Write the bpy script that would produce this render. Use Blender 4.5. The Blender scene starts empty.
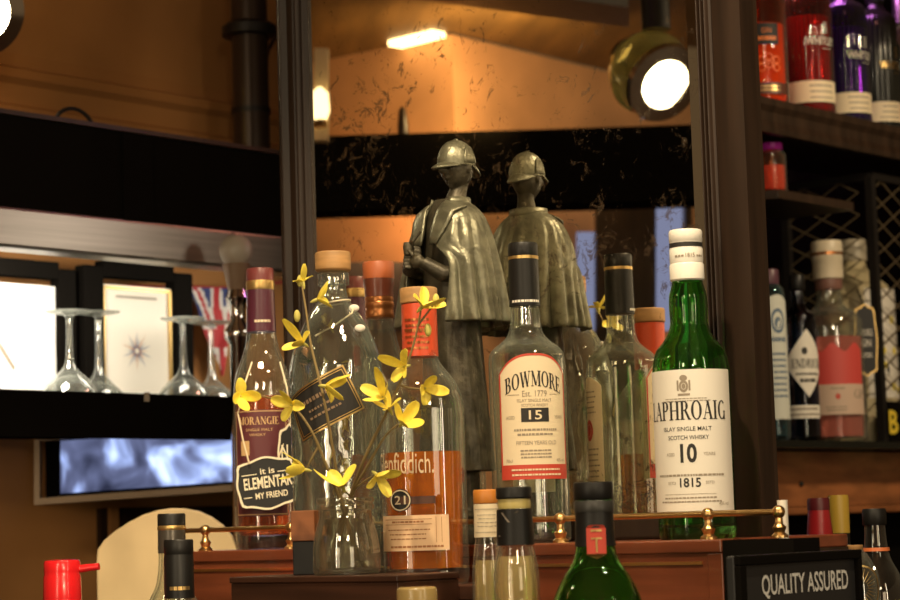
import bpy, bmesh, math, random
from mathutils import Vector, Matrix
random.seed(7)
SC = bpy.context.scene
COL = SC.collection
PI = math.pi
R = math.radians

# ------------------------------------------------------------------ camera
F = 2200.0                       # focal length in pixels of the 900 px frame
CAMZ = 1.45
PITCH = math.atan(225.0 / F)
ROLL = 0.031
cr, sr = math.cos(ROLL), math.sin(ROLL)
FWD = Vector((0, math.cos(PITCH), math.sin(PITCH)))
UP0 = Vector((0, -math.sin(PITCH), math.cos(PITCH)))
RT0 = Vector((1, 0, 0))
RT = RT0 * cr - UP0 * sr
UP = RT0 * sr + UP0 * cr
CAMP = Vector((0, 0, CAMZ))
cd = bpy.data.cameras.new('camera')
cam = bpy.data.objects.new('camera', cd)
COL.objects.link(cam)
M3 = Matrix((RT, UP, -FWD)).transposed()
cam.matrix_world = Matrix.Translation(CAMP) @ M3.to_4x4()
cd.sensor_width = 36.0
cd.lens = 36.0 * F / 900.0
cd.clip_start = 0.05
cd.dof.use_dof = True
cd.dof.focus_distance = 2.10
cd.dof.aperture_fstop = 9.0
SC.camera = cam

# ------------------------------------------------------------------ world, lights, exposure
w = bpy.data.worlds.new('world')
SC.world = w
w.use_nodes = True
w.node_tree.nodes['Background'].inputs[0].default_value = (1.0, 0.62, 0.30, 1)
w.node_tree.nodes['Background'].inputs[1].default_value = 0.10
SC.view_settings.view_transform = 'Standard'
SC.view_settings.look = 'None'
SC.view_settings.exposure = 0.12
SC.view_settings.gamma = 1.0
SC.view_settings.use_curve_mapping = False
SC.cycles.max_bounces = 14
SC.cycles.transparent_max_bounces = 40
SC.cycles.transmission_bounces = 14
SC.cycles.glossy_bounces = 8
SC.cycles.sample_clamp_indirect = 6.0
WARM = (1.0, 0.78, 0.49)
def light(kind, loc, target, power, size=0.1, color=WARM, angle=60, blend=0.6, size_y=None):
    l = bpy.data.lights.new('bar_or_fill_light', kind)
    l.energy = power
    l.color = color
    if kind == 'AREA':
        l.size = size
        if size_y:
            l.shape = 'RECTANGLE'; l.size_y = size_y
    else:
        l.shadow_soft_size = size
    if kind == 'SPOT':
        l.spot_size = R(angle); l.spot_blend = blend
    o = bpy.data.objects.new('bar_or_fill_light', l)
    COL.objects.link(o)
    o.location = loc
    d = Vector(target) - Vector(loc)
    o.rotation_euler = d.to_track_quat('-Z', 'Y').to_euler()
    return o
# spots in the canopy above the bar
light('SPOT', (-.12, 1.42, 2.75), (.03, 2.12, 1.58), 78, .03, WARM, 46)
light('SPOT', (.62, 1.35, 2.70), (.18, 2.08, 1.56), 34, .03, WARM, 46)
# lamps behind the customer, over the room
light('AREA', (.5, -.9, 2.6), (.1, 2.1, 1.5), 7, .35, WARM)
light('AREA', (-1.0, -.2, 2.3), (-.1, 2.1, 1.5), 5, .25, WARM)
# added window-like panels behind, for soft fill and reflections on the glass
light('AREA', (1.6, -2.2, 1.7), (.1, 2.1, 1.4), 11, 1.0, (1, .80, .52), size_y=1.3)
light('AREA', (-1.9, -1.6, 1.6), (.0, 2.1, 1.4), 7, .8, (1, .80, .52), size_y=1.2)
# added tall strips, not real fittings, for upright streaks on the bottles
light('AREA', (-1.05, .55, 1.75), (.05, 2.1, 1.5), 3.2, .05, (1, .82, .56), size_y=1.1)
light('AREA', (1.15, .75, 1.75), (.1, 2.1, 1.5), 3.2, .05, (1, .82, .56), size_y=1.1)
light('AREA', (.22, -.3, 2.2), (.1, 2.1, 1.5), 4, .07, (1, .82, .56))  # added small lamp for sparkle on the glass
# added unseen lamps under the left gantry, to brighten the shelf
for q, e in ((.02, 2.2), (-.24, .28), (-.50, .45)):
    light('AREA', (-.53 - .656 * q, 2.775 - .755 * q, 1.795), (-.72 - .656 * q, 2.94 - .755 * q, 1.66), e, .10, (1, .90, .74))
light('POINT', (-.80, 3.30, 2.30), (0, 0, 0), 1.6, .08, (1, .66, .30))
# spot on the pale board
light('SPOT', (-.36, 1.62, 2.55), (-.37, 2.42, 1.38), 50, .03, (1, .80, .48), 24)
light('SPOT', (.10, .90, 1.56), (-.66, 3.0, 1.41), 16, .04, WARM, 11)  # added low spot, out of view, to brighten the lower left wall
# added lamps, backs to the mirror, that wash the terracotta wall opposite
light('AREA', (-1.42, 2.02, 2.22), (-1.75, 2.10, 2.27), 1.8, .08, (1, .70, .32))
light('AREA', (-1.60, 2.213, 2.02), (-1.90, 2.18, 1.95), .6, .10, (1, .58, .28))
# added lamp hidden behind the mirror partition, for a gleam on the steel strip
light('AREA', (.35, 2.70, 1.945), (-.6, 2.80, 1.83), .32, .09, (1, .86, .66))
# right bay
light('SPOT', (1.1, 2.3, 2.3), (.55, 3.1, 1.65), 26, .05, WARM, 60)
light('POINT', (.42, 3.02, 2.32), (0, 0, 0), 2.2, .04, (1, .35, .25))
light('POINT', (.56, 3.22, 2.32), (0, 0, 0), 1.8, .04, (.85, .25, .9))


# ------------------------------------------------------------------ places: the mirror wall runs along T, N points into it
A = R(41.0)
N = Vector((math.sin(A), math.cos(A), 0))
T = Vector((math.cos(A), -math.sin(A), 0))
CM = 1.749
O = Vector((0, CM / N.y, 0))
YAW = -A                          # local x = T, local y = N
def ray(px, py):
    dx, dy = px - 450.0, py - 300.0
    return (FWD * F + RT * dx - UP * dy).normalized()
def at_d(px, py, d):              # point d metres in front of the mirror plane
    r = ray(px, py)
    return CAMP + r * ((CM - d) / r.dot(N))
def at_s(px, py, s):              # point on the plane s metres along the mirror
    r = ray(px, py)
    return CAMP + r * ((s + O.dot(T)) / r.dot(T))
def at_Y(px, py, Y):
    r = ray(px, py)
    return CAMP + r * (Y / r.y)
def sd(s, d, z=0.0):
    p = O + T * s - N * d
    return Vector((p.x, p.y, z))
def mir(p):                       # the place whose reflection is seen at p
    return p - N * (2 * (p.dot(N) - CM))
def at_V(px, py, Y):
    return mir(at_Y(px, py, Y))
def mpp(p):
    return (p - CAMP).dot(FWD) / F
def zof(px, py, Y):
    return at_Y(px, py, Y).z

# ------------------------------------------------------------------ materials
def mat(name, color, rough=0.5, metal=0.0, noise=0.0, nscale=30.0, bump=0.0, bscale=80.0, spec=0.5, emit=None, estr=0.0, coat=0.0, stretch=None, col2=None):
    m = bpy.data.materials.new(name)
    m.use_nodes = True
    nt = m.node_tree
    b = nt.nodes['Principled BSDF']
    b.inputs['Base Color'].default_value = (*color, 1)
    b.inputs['Roughness'].default_value = rough
    b.inputs['Metallic'].default_value = metal
    b.inputs['Specular IOR Level'].default_value = spec
    b.inputs['Coat Weight'].default_value = coat
    if emit:
        b.inputs['Emission Color'].default_value = (*emit, 1)
        b.inputs['Emission Strength'].default_value = estr
    if noise or bump or col2:
        tc = nt.nodes.new('ShaderNodeTexCoord')
        mp = nt.nodes.new('ShaderNodeMapping')
        nt.links.new(tc.outputs['Object'], mp.inputs[0])
        if stretch: mp.inputs['Scale'].default_value = stretch
    if noise or col2:
        n = nt.nodes.new('ShaderNodeTexNoise')
        n.inputs['Scale'].default_value = nscale
        n.inputs['Detail'].default_value = 6
        nt.links.new(mp.outputs[0], n.inputs['Vector'])
        r = nt.nodes.new('ShaderNodeValToRGB')
        r.color_ramp.elements[0].position = 0.35
        r.color_ramp.elements[1].position = 0.68
        c2 = col2 or tuple(min(1, c * (1 + noise)) for c in color)
        c1 = color if col2 else tuple(c * (1 - noise) for c in color)
        r.color_ramp.elements[0].color = (*c1, 1)
        r.color_ramp.elements[1].color = (*c2, 1)
        nt.links.new(n.outputs['Fac'], r.inputs[0])
        nt.links.new(r.outputs[0], b.inputs['Base Color'])
    if bump:
        n2 = nt.nodes.new('ShaderNodeTexNoise')
        n2.inputs['Scale'].default_value = bscale
        n2.inputs['Detail'].default_value = 5
        nt.links.new(mp.outputs[0], n2.inputs['Vector'])
        bp = nt.nodes.new('ShaderNodeBump')
        bp.inputs['Strength'].default_value = bump
        bp.inputs['Distance'].default_value = 0.002
        nt.links.new(n2.outputs['Fac'], bp.inputs['Height'])
        nt.links.new(bp.outputs[0], b.inputs['Normal'])
    return m
def glass(name, color, rough=0.0, ior=1.48, wobble=0.0, body=0.0):
    m = bpy.data.materials.new(name)
    m.use_nodes = True
    nt = m.node_tree
    b = nt.nodes['Principled BSDF']
    b.inputs['Base Color'].default_value = (*color, 1)
    b.inputs['Roughness'].default_value = rough
    b.inputs['IOR'].default_value = ior
    b.inputs['Transmission Weight'].default_value = 1.0 - body
    if wobble:
        tc = nt.nodes.new('ShaderNodeTexCoord')
        n2 = nt.nodes.new('ShaderNodeTexNoise')
        n2.inputs['Scale'].default_value = 45
        nt.links.new(tc.outputs['Object'], n2.inputs['Vector'])
        bp = nt.nodes.new('ShaderNodeBump')
        bp.inputs['Strength'].default_value = wobble
        bp.inputs['Distance'].default_value = 0.002
        nt.links.new(n2.outputs['Fac'], bp.inputs['Height'])
        nt.links.new(bp.outputs[0], b.inputs['Normal'])
    return m
def thin(name, tint, edge, rough=0.0, refl=1.0, wobble=0.0, haze=(.012, .16), haze_col=(.86, .90, .80)):
    """thin-walled glass: clear to look and light through, tinted where the wall is seen edge-on, mirror-like by Fresnel"""
    m = bpy.data.materials.new(name)
    m.use_nodes = True
    nt = m.node_tree
    nt.nodes.clear()
    lw = nt.nodes.new('ShaderNodeLayerWeight'); lw.inputs[0].default_value = .5
    pw = nt.nodes.new('ShaderNodeMath'); pw.operation = 'POWER'; pw.inputs[1].default_value = 3.0
    mc = nt.nodes.new('ShaderNodeMix'); mc.data_type = 'RGBA'
    mc.inputs[6].default_value = (*tint, 1); mc.inputs[7].default_value = (*edge, 1)
    tr = nt.nodes.new('ShaderNodeBsdfTransparent')
    gl = nt.nodes.new('ShaderNodeBsdfGlossy'); gl.inputs['Roughness'].default_value = rough
    fr = nt.nodes.new('ShaderNodeMath'); fr.operation = 'POWER'; fr.inputs[1].default_value = 5.0
    ml = nt.nodes.new('ShaderNodeMath'); ml.operation = 'MULTIPLY_ADD'; ml.inputs[1].default_value = .9; ml.inputs[2].default_value = .045 * refl; ml.use_clamp = True
    mx = nt.nodes.new('ShaderNodeMixShader'); ou = nt.nodes.new('ShaderNodeOutputMaterial')
    for p, q in ((lw.outputs['Facing'], pw.inputs[0]), (pw.outputs[0], mc.inputs[0]), (mc.outputs[2], tr.inputs[0]), (lw.outputs['Facing'], fr.inputs[0]), (fr.outputs[0], ml.inputs[0]),
                 (ml.outputs[0], mx.inputs[0]), (tr.outputs[0], mx.inputs[1]), (gl.outputs[0], mx.inputs[2])):
        nt.links.new(p, q)
    # the faint film of pale colour mixed in for the glow of bright reflections
    df = nt.nodes.new('ShaderNodeBsdfDiffuse'); df.inputs[0].default_value = (*haze_col, 1)
    tl = nt.nodes.new('ShaderNodeBsdfTranslucent'); tl.inputs[0].default_value = (*haze_col, 1)
    ms_ = nt.nodes.new('ShaderNodeMixShader'); ms_.inputs[0].default_value = .4
    p2 = nt.nodes.new('ShaderNodeMath'); p2.operation = 'POWER'; p2.inputs[1].default_value = 2.2
    ff = nt.nodes.new('ShaderNodeMath'); ff.operation = 'MULTIPLY_ADD'; ff.inputs[1].default_value = haze[1]; ff.inputs[2].default_value = haze[0]
    m3 = nt.nodes.new('ShaderNodeMixShader')
    for p, q in ((df.outputs[0], ms_.inputs[1]), (tl.outputs[0], ms_.inputs[2]), (lw.outputs['Facing'], p2.inputs[0]), (p2.outputs[0], ff.inputs[0]), (ff.outputs[0], m3.inputs[0]), (mx.outputs[0], m3.inputs[1]), (ms_.outputs[0], m3.inputs[2]), (m3.outputs[0], ou.inputs[0])):
        nt.links.new(p, q)
    if wobble:
        tc = nt.nodes.new('ShaderNodeTexCoord'); n2 = nt.nodes.new('ShaderNodeTexNoise'); n2.inputs['Scale'].default_value = 26
        bp = nt.nodes.new('ShaderNodeBump'); bp.inputs['Strength'].default_value = wobble; bp.inputs['Distance'].default_value = .006
        nt.links.new(tc.outputs['Object'], n2.inputs['Vector']); nt.links.new(n2.outputs['Fac'], bp.inputs['Height'])
        for s in (gl, lw): nt.links.new(bp.outputs[0], s.inputs['Normal'])
    return m
def drink(name, color, body=.35):
    """spirit: refracts, with diffuse colour mixed in to stand for light glowing through"""
    m = glass(name, color, ior=1.34)
    m.node_tree.nodes['Principled BSDF'].inputs['Transmission Weight'].default_value = 1 - body
    m.node_tree.nodes['Principled BSDF'].inputs['Specular IOR Level'].default_value = .3
    return m
def emis(name, color, strength):
    m = bpy.data.materials.new(name)
    m.use_nodes = True
    nt = m.node_tree
    nt.nodes.clear()
    e = nt.nodes.new('ShaderNodeEmission')
    e.inputs[0].default_value = (*color, 1)
    e.inputs[1].default_value = strength
    o = nt.nodes.new('ShaderNodeOutputMaterial')
    nt.links.new(e.outputs[0], o.inputs[0])
    return m

# ------------------------------------------------------------------ mesh building
class MB:
    def __init__(self):
        self.v = []; self.f = []
    def add(self, vs, fs):
        k = len(self.v)
        self.v += [Vector(p) for p in vs]
        self.f += [tuple(i + k for i in f) for f in fs]
        return self
    def box(self, c, size, rz=0.0, rx=0.0, ry=0.0):
        m = Matrix.Rotation(rz, 3, 'Z') @ Matrix.Rotation(rx, 3, 'X') @ Matrix.Rotation(ry, 3, 'Y')
        sx, sy, sz = size[0] / 2, size[1] / 2, size[2] / 2
        vs = [Vector(c) + m @ Vector((x * sx, y * sy, z * sz)) for x in (-1, 1) for y in (-1, 1) for z in (-1, 1)]
        return self.add(vs, [(0, 1, 3, 2), (4, 6, 7, 5), (0, 4, 5, 1), (2, 3, 7, 6), (0, 2, 6, 4), (1, 5, 7, 3)])
    def hexa(self, p):             # eight corners: bottom ring then top ring
        return self.add(p, [(3, 2, 1, 0), (4, 5, 6, 7), (0, 1, 5, 4), (1, 2, 6, 5), (2, 3, 7, 6), (3, 0, 4, 7)])
    def slab(self, quad, off):     # quad extruded by a vector
        q = [Vector(p) for p in quad]
        return self.hexa(q + [p + Vector(off) for p in q])
    def prism(self, pts, off):
        n = len(pts)
        q = [Vector(p) for p in pts]; q += [p + Vector(off) for p in q[:n]]
        fs = [tuple(range(n - 1, -1, -1)), tuple(range(n, 2 * n))]
        fs += [(i, (i + 1) % n, n + (i + 1) % n, n + i) for i in range(n)]
        return self.add(q, fs)
    def rings(self, rs, cap0=True, cap1=True, closed=True):
        n = len(rs[0]); vs = [p for r in rs for p in r]; fs = []
        for i in range(len(rs) - 1):
            for j in range(n if closed else n - 1):
                a = i * n + j; b = i * n + (j + 1) % n
                fs.append((a, b, b + n, a + n))
        if cap0: fs.append(tuple(range(n - 1, -1, -1)))
        if cap1: fs.append(tuple(range((len(rs) - 1) * n, len(rs) * n)))
        return self.add(vs, fs)
    def lathe(self, prof, seg=48, c=(0, 0, 0), p=2.0, cap0=True, cap1=True):
        rs = []
        for r, z in prof:
            rs.append([Vector((c[0] + r * se(t, p) * math.cos(t), c[1] + r * se(t, p) * math.sin(t), c[2] + z))
                       for t in (2 * PI * k / seg for k in range(seg))])
        return self.rings(rs, cap0, cap1)
    def tube(self, pts, r, seg=8, r1=None):
        pts = [Vector(p) for p in pts]
        n = len(pts); rs = []
        up = Vector((0.13, 0.21, 1)).normalized()
        for i, p in enumerate(pts):
            t = (pts[min(i + 1, n - 1)] - pts[max(i - 1, 0)]).normalized()
            a = t.cross(up)
            if a.length < 0.05: a = t.cross(Vector((1, 0, 0)))
            a.normalize(); b = a.cross(t)
            rr = r if r1 is None else r + (r1 - r) * i / (n - 1)
            if callable(r): rr = r(i / (n - 1))
            rs.append([p + (a * math.cos(2 * PI * k / seg) + b * math.sin(2 * PI * k / seg)) * rr for k in range(seg)])
        return self.rings(rs)
    def sphere(self, c, r, u=16, v=10, sc=(1, 1, 1)):
        prof = [(max(1e-5, r * math.sin(PI * i / v)), -r * math.cos(PI * i / v)) for i in range(v + 1)]
        k = len(self.v)
        self.lathe(prof, u)
        for i in range(k, len(self.v)):
            q = self.v[i]
            self.v[i] = Vector((c[0] + q.x * sc[0], c[1] + q.y * sc[1], c[2] + q.z * sc[2]))
        return self
    def build(self, name, material, parent=None, loc=None, rz=0.0, smooth=False, bevel=0.0, sub=0, autos=None):
        me = bpy.data.meshes.new(name)
        me.from_pydata([tuple(p) for p in self.v], [], self.f)
        bm = bmesh.new(); bm.from_mesh(me)
        bmesh.ops.recalc_face_normals(bm, faces=bm.faces[:])
        bm.to_mesh(me); bm.free()
        me.materials.append(material)
        o = bpy.data.objects.new(name, me)
        COL.objects.link(o)
        if parent is not None: o.parent = parent
        if loc is not None: o.location = loc
        o.rotation_euler.z = rz
        if smooth or autos:
            for p in me.polygons: p.use_smooth = True
            if autos is not None or smooth:
                me.set_sharp_from_angle(angle=R(autos or 40))
        if bevel:
            b = o.modifiers.new('bevel', 'BEVEL'); b.width = bevel; b.segments = 2; b.limit_method = 'ANGLE'; b.angle_limit = R(40)
        if sub:
            s = o.modifiers.new('subd', 'SUBSURF'); s.levels = sub; s.render_levels = sub
        return o
def se(t, p):
    if p == 2.0: return 1.0
    return (abs(math.cos(t)) ** p + abs(math.sin(t)) ** p) ** (-1.0 / p)
def thing(name, label, cat, loc=(0, 0, 0), rz=0.0, group=None):
    o = bpy.data.objects.new(name, None)
    COL.objects.link(o)
    o.empty_display_size = 0.02
    o.location = loc; o.rotation_euler.z = rz
    return tag(o, label, cat, group)
def tag(o, label, cat, group=None):
    o['label'] = label; o['category'] = cat
    if group: o['group'] = group
    return o
def struct(o):
    o['kind'] = 'structure'
    return o
def smoothstep(a, b, x):
    t = max(0, min(1, (x - a) / (b - a)))
    return t * t * (3 - 2 * t)

# ------------------------------------------------------------------ lettering
_tc = {}
def text_mesh(s, bold=0.0):
    key = (s, bold)
    if key in _tc: return _tc[key]
    c = bpy.data.curves.new('lettering', 'FONT')
    c.body = s; c.size = 1.0; c.align_x = 'CENTER'; c.resolution_u = 3
    c.offset = bold
    o = bpy.data.objects.new('lettering', c)
    COL.objects.link(o)
    bpy.context.view_layer.update()
    dg = bpy.context.evaluated_depsgraph_get()
    me = o.evaluated_get(dg).to_mesh()
    vs = [(v.co.x, v.co.y) for v in me.vertices]
    fs = [tuple(p.vertices) for p in me.polygons]
    bpy.data.objects.remove(o); bpy.data.curves.remove(c)
    x0 = min(v[0] for v in vs); x1 = max(v[0] for v in vs)
    y0 = min(v[1] for v in vs); y1 = max(v[1] for v in vs)
    vs = [((x - (x0 + x1) / 2) / (x1 - x0), (y - y0) / (y1 - y0)) for x, y in vs]
    _tc[key] = (vs, fs)
    return _tc[key]
# a roman alphabet with thick stems, thin hairlines and serifs
def _q(x0, y0, x1, y1, w):
    dx, dy = x1 - x0, y1 - y0
    l = math.hypot(dx, dy) or 1
    if abs(dy) > abs(dx) * 0.3:
        a, b = w / 2, 0
    else:
        a, b = 0, w / 2
    return [(x0 - a, y0 - b), (x0 + a, y0 + b), (x1 + a, y1 + b), (x1 - a, y1 - b)]
def _arc(cx, cy, rx, ry, a0, a1, tk=.20, th=.06, n=14):
    out = []; inn = []
    for i in range(n + 1):
        a = R(a0 + (a1 - a0) * i / n)
        wd = th + (tk - th) * abs(math.cos(a)) ** 1.5
        out.append((cx + rx * math.cos(a), cy + ry * math.sin(a)))
        inn.append((cx + (rx - wd) * math.cos(a), cy + (ry - min(wd, ry * .5)) * math.sin(a)))
    return [[out[i], out[i + 1], inn[i + 1], inn[i]] for i in range(n)]
def _st(x, w=.19, y0=0, y1=1, s=.09):
    r = [_q(x, y0, x, y1, w)]
    if s: r += [[(x - w / 2 - s, y), (x + w / 2 + s, y), (x + w / 2 + s, y + .05), (x - w / 2 - s, y + .05)] for y in (y0, y1 - .05)]
    return r
def _bar(x0, x1, y, w=.055):
    return [[(x0, y - w / 2), (x1, y - w / 2), (x1, y + w / 2), (x0, y + w / 2)]]
ROMAN = {
 'A': (.82, _q(.12, 0, .42, 1, .06) and [_q(.12, 0, .42, 1, .06), _q(.70, 0, .40, 1, .19)] + _bar(.22, .6, .34) + _bar(.0, .26, .025) + _bar(.54, .84, .025)),
 'B': (.72, _st(.16) + _arc(.36, .75, .26, .25, -90, 90) + _arc(.36, .26, .32, .26, -90, 90) + _bar(.16, .38, .97) + _bar(.16, .38, .5) + _bar(.16, .38, .03)),
 'C': (.74, _arc(.42, .5, .40, .51, 50, 310) + [_q(.70, .68, .70, .98, .05)]),
 'D': (.82, _st(.16) + _arc(.34, .5, .44, .5, -90, 90) + _bar(.16, .36, .97) + _bar(.16, .36, .03)),
 'E': (.68, _st(.16) + _bar(.16, .6, .97) + _bar(.16, .48, .5) + _bar(.16, .64, .03) + [_q(.6, .78, .6, 1, .05), _q(.64, 0, .64, .24, .05), _q(.48, .4, .48, .6, .05)]),
 'G': (.82, _arc(.42, .5, .40, .51, 50, 320) + _st(.68, .13, 0, .44, .06)),
 'H': (.88, _st(.16) + _st(.70) + _bar(.16, .70, .5)),
 'I': (.36, _st(.18)),
 'L': (.66, _st(.16) + _bar(.16, .62, .03) + [_q(.62, 0, .62, .26, .05)]),
 'M': (1.02, _st(.12, .06) + _st(.86, .19) + [_q(.14, 1, .49, .05, .19), _q(.84, 1, .49, .05, .06)]),
 'N': (.88, _st(.14, .06) + _st(.74, .06) + [_q(.14, 1, .74, 0, .19)]),
 'O': (.86, _arc(.43, .5, .42, .52, 0, 360, n=28)),
 'P': (.68, _st(.16) + _arc(.34, .73, .30, .27, -90, 90) + _bar(.16, .36, .97) + _bar(.16, .36, .49)),
 'R': (.78, _st(.16) + _arc(.34, .74, .28, .26, -90, 90) + _bar(.16, .36, .97) + _bar(.16, .36, .5) + [_q(.40, .5, .70, 0, .19)] + _bar(.62, .84, .025)),
 'T': (.72, _st(.36) + _bar(.02, .70, .97) + [_q(.03, .76, .03, 1, .05), _q(.69, .76, .69, 1, .05)]),
 'W': (1.12, [_q(.12, 1, .34, 0, .19), _q(.56, 1, .34, 0, .06), _q(.54, 1, .78, 0, .19), _q(1.0, 1, .78, 0, .06)] + _bar(.0, .26, .975) + _bar(.44, .68, .975) + _bar(.88, 1.12, .975)),
 'Y': (.78, _st(.39, .19, 0, .5, 0) + [_q(.14, 1, .39, .45, .19), _q(.64, 1, .39, .45, .06)] + _bar(.26, .52, .025) + _bar(.0, .28, .975) + _bar(.52, .78, .975)),
 'S': (.60, _arc(.30, .74, .25, .26, 20, 270, .11, .06) + _arc(.30, .26, .27, .26, -160, 90, .11, .06)),
 'K': (.82, _st(.16) + [_q(.62, 1, .24, .45, .06), _q(.36, .6, .70, 0, .19)] + _bar(.58, .84, .025) + _bar(.5, .74, .975)),
 'U': (.82, _st(.14, .15, .3, 1, .08) + _st(.68, .06, .3, 1, .08) + _arc(.41, .32, .34, .33, 180, 360)),
 ' ': (.4, []),
}
def roman_mesh(s, gap=.06):
    vs = []; fs = []; x = 0
    for ch in s:
        wd, ps = ROMAN[ch]
        for q in ps:
            k = len(vs)
            vs += [(x + a, b) for a, b in q]
            fs.append(tuple(range(k, k + len(q))))
        x += wd + gap
    x -= gap
    return [((a - x / 2) / x, b) for a, b in vs], fs
class Ink:
    """flat lettering and marks laid on a label, in metres: x to the right, z up"""
    def __init__(self):
        self.v = []; self.f = []
    def put(self, mesh, cx, z0, w, h, fn=None):
        vs, fs = mesh
        k = len(self.v)
        for a, b in vs:
            x, z = cx + a * w, z0 + b * h
            if fn: x, z = fn(x, z)
            self.v.append((x, z))
        self.f += [tuple(i + k for i in f) for f in fs]
        return self
    def text(self, s, cx, z0, w, h, bold=0.0, fn=None):
        return self.put(text_mesh(s, bold), cx, z0, w, h, fn)
    def roman(self, s, cx, z0, w, h, fn=None):
        return self.put(roman_mesh(s), cx, z0, w, h, fn)
    def rect(self, x0, z0, x1, z1, n=1):
        n = max(n, int(math.ceil(abs(x1 - x0) / .0025)))
        for i in range(n):
            a = x0 + (x1 - x0) * i / n; b = x0 + (x1 - x0) * (i + 1) / n
            k = len(self.v)
            self.v += [(a, z0), (b, z0), (b, z1), (a, z1)]
            self.f.append((k, k + 1, k + 2, k + 3))
        return self
    def poly(self, pts):
        k = len(self.v); self.v += list(pts); self.f.append(tuple(range(k, k + len(pts))))
        return self
    def disc(self, cx, cz, rx, rz, n=20, inner=0.0):
        if not inner:
            return self.poly([(cx + rx * math.cos(2 * PI * i / n), cz + rz * math.sin(2 * PI * i / n)) for i in range(n)])
        for i in range(n):
            a = 2 * PI * i / n; b = 2 * PI * (i + 1) / n
            self.poly([(cx + rx * math.cos(a), cz + rz * math.sin(a)), (cx + rx * math.cos(b), cz + rz * math.sin(b)),
                       (cx + inner * rx * math.cos(b), cz + inner * rz * math.sin(b)), (cx + inner * rx * math.cos(a), cz + inner * rz * math.sin(a))])
        return self
    def lines(self, x0, x1, z0, z1, n, seed=1, fill=.45):   # rows of unreadable small print
        rd = random.Random(seed)
        for i in range(n):
            z = z1 - (z1 - z0) * (i + .5) / n
            h = (z1 - z0) / n * fill
            ind = (x1 - x0) * rd.uniform(0, .12)
            x = x0 + ind
            while x < x1 - ind:
                l = rd.uniform(.0012, .004)
                self.rect(x, z - h / 2, min(x + l, x1), z + h / 2)
                x += l + .0007
        return self
    def wrap(self, name, material, parent, rad, yaw=0.0, off=.0007, p=2.0, zfun=None):
        m = MB()
        vs = []
        for x, z in self.v:
            ph = yaw + x / rad
            rr = (zfun(z) if zfun else rad) * se(ph - PI / 2, p) + off
            vs.append((rr * math.sin(ph), -rr * math.cos(ph), z))
        m.add(vs, self.f)
        return m.build(name, material, parent)
    def flat(self, name, material, parent, org, ex, ez, off):
        m = MB()
        m.add([Vector(org) + Vector(ex) * x + Vector(ez) * z + Vector(off) for x, z in self.v], self.f)
        return m.build(name, material, parent)
def patch(name, material, parent, rad, x0, x1, z0, z1, yaw=0.0, off=.0003, th=.0002, p=2.0, top=None, bot=None, n=24, zfun=None, nz=1):
    """a paper label wrapped on the body; top/bot shape its edges over u in -1..1"""
    m = MB(); rs = []
    outer = []; inner = []
    for o_, lst in ((off + th, outer), (off - .0006, inner)):
        for i in range(n + 1):
            u = i / n
            x = x0 + (x1 - x0) * u
            zt = z1 - (top(2 * u - 1) if top else 0); zb = z0 + (bot(2 * u - 1) if bot else 0)
            col = []
            for j in range(nz + 1):
                z = zb + (zt - zb) * j / nz
                ph = yaw + x / rad
                rr = (zfun(z) if zfun else rad) * se(ph - PI / 2, p) + o_
                col.append(Vector((rr * math.sin(ph), -rr * math.cos(ph), z)))
            lst.append(col)
    for i in range(n + 1):
        rs.append(outer[i] + inner[i][::-1])
    m.rings(rs)
    return m.build(name, material, parent, smooth=True)

# ------------------------------------------------------------------ bottles
class Bottle:
    """profile given in picture pixels (half width, row); the axis stands at (px, d)"""
    def __init__(self, name, label, cat, px, pos, zb, group=None):
        self.px = px
        self.p = Vector((pos.x, pos.y, zb))
        self.root = thing(name, label, cat, self.p, 0.0, group)
        self.k = mpp(self.p)
    def z(self, py):
        return zof(self.px, py, self.p.y) - self.p.z
    def prof(self, pr):
        o = [(max(hw * self.k, 1e-5), self.z(py)) for hw, py in pr]
        if min(z for r, z in o) < -.0005:          # standing lower than the picture shows: end it on its base
            up = sorted([q for q in o if q[1] > .006], key=lambda q: q[1])
            lo = [q for q in o if q[1] <= .006]
            r0 = up[0][0] if up else o[0][0]
            o = [(r0 * .93, 0), (r0, .0045)] + up
        return o
    def shell(self, pr, material, wall=.0028, base=.008, p=2.0, seg=64, name='glass_body', open_top=True):
        o = sorted(self.prof(pr), key=lambda q: q[1])
        o = fine(o)
        inn = [(max(r - wall, .002), z) for r, z in o if z > base]
        inn = [(max(inn[0][0] * .55, .001), base)] + [(inn[0][0] * .93, base + .001)] + inn[1:]
        full = o + inn[::-1]
        self.inner = inn
        self.pw = p
        m = MB(); m.lathe([(o[0][0] * .9, 0)] + full if o[0][1] > .0005 else full, seg, p=p)
        return m.build(name, material, self.root, smooth=True)
    def liquid(self, top_py, material, name='whisky', seg=64):
        zt = self.z(top_py)
        L = [(r + .0004, z - (.0004 if i == 0 else 0)) for i, (r, z) in enumerate(self.inner) if z < zt]
        rt = interp(self.inner, zt) + .0004
        L.append((rt, zt))
        m = MB(); m.lathe(L, seg, p=self.pw)
        return m.build(name, material, self.root, smooth=True)
    def turn(self, name, material, pr, seg=40, bevel=0.0, p=2.0, off=0.0, parent=None):
        o = self.prof(sorted(pr, key=lambda q: -q[1]))
        o = [(r + off, z) for r, z in o]
        m = MB(); m.lathe(o, seg, p=p)
        return m.build(name, material, parent or self.root, smooth=True, bevel=bevel)
def interp(pr, z):
    for (r0, z0), (r1, z1) in zip(pr, pr[1:]):
        if z0 <= z <= z1 and z1 > z0:
            return r0 + (r1 - r0) * (z - z0) / (z1 - z0)
    return pr[-1][0]
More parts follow.
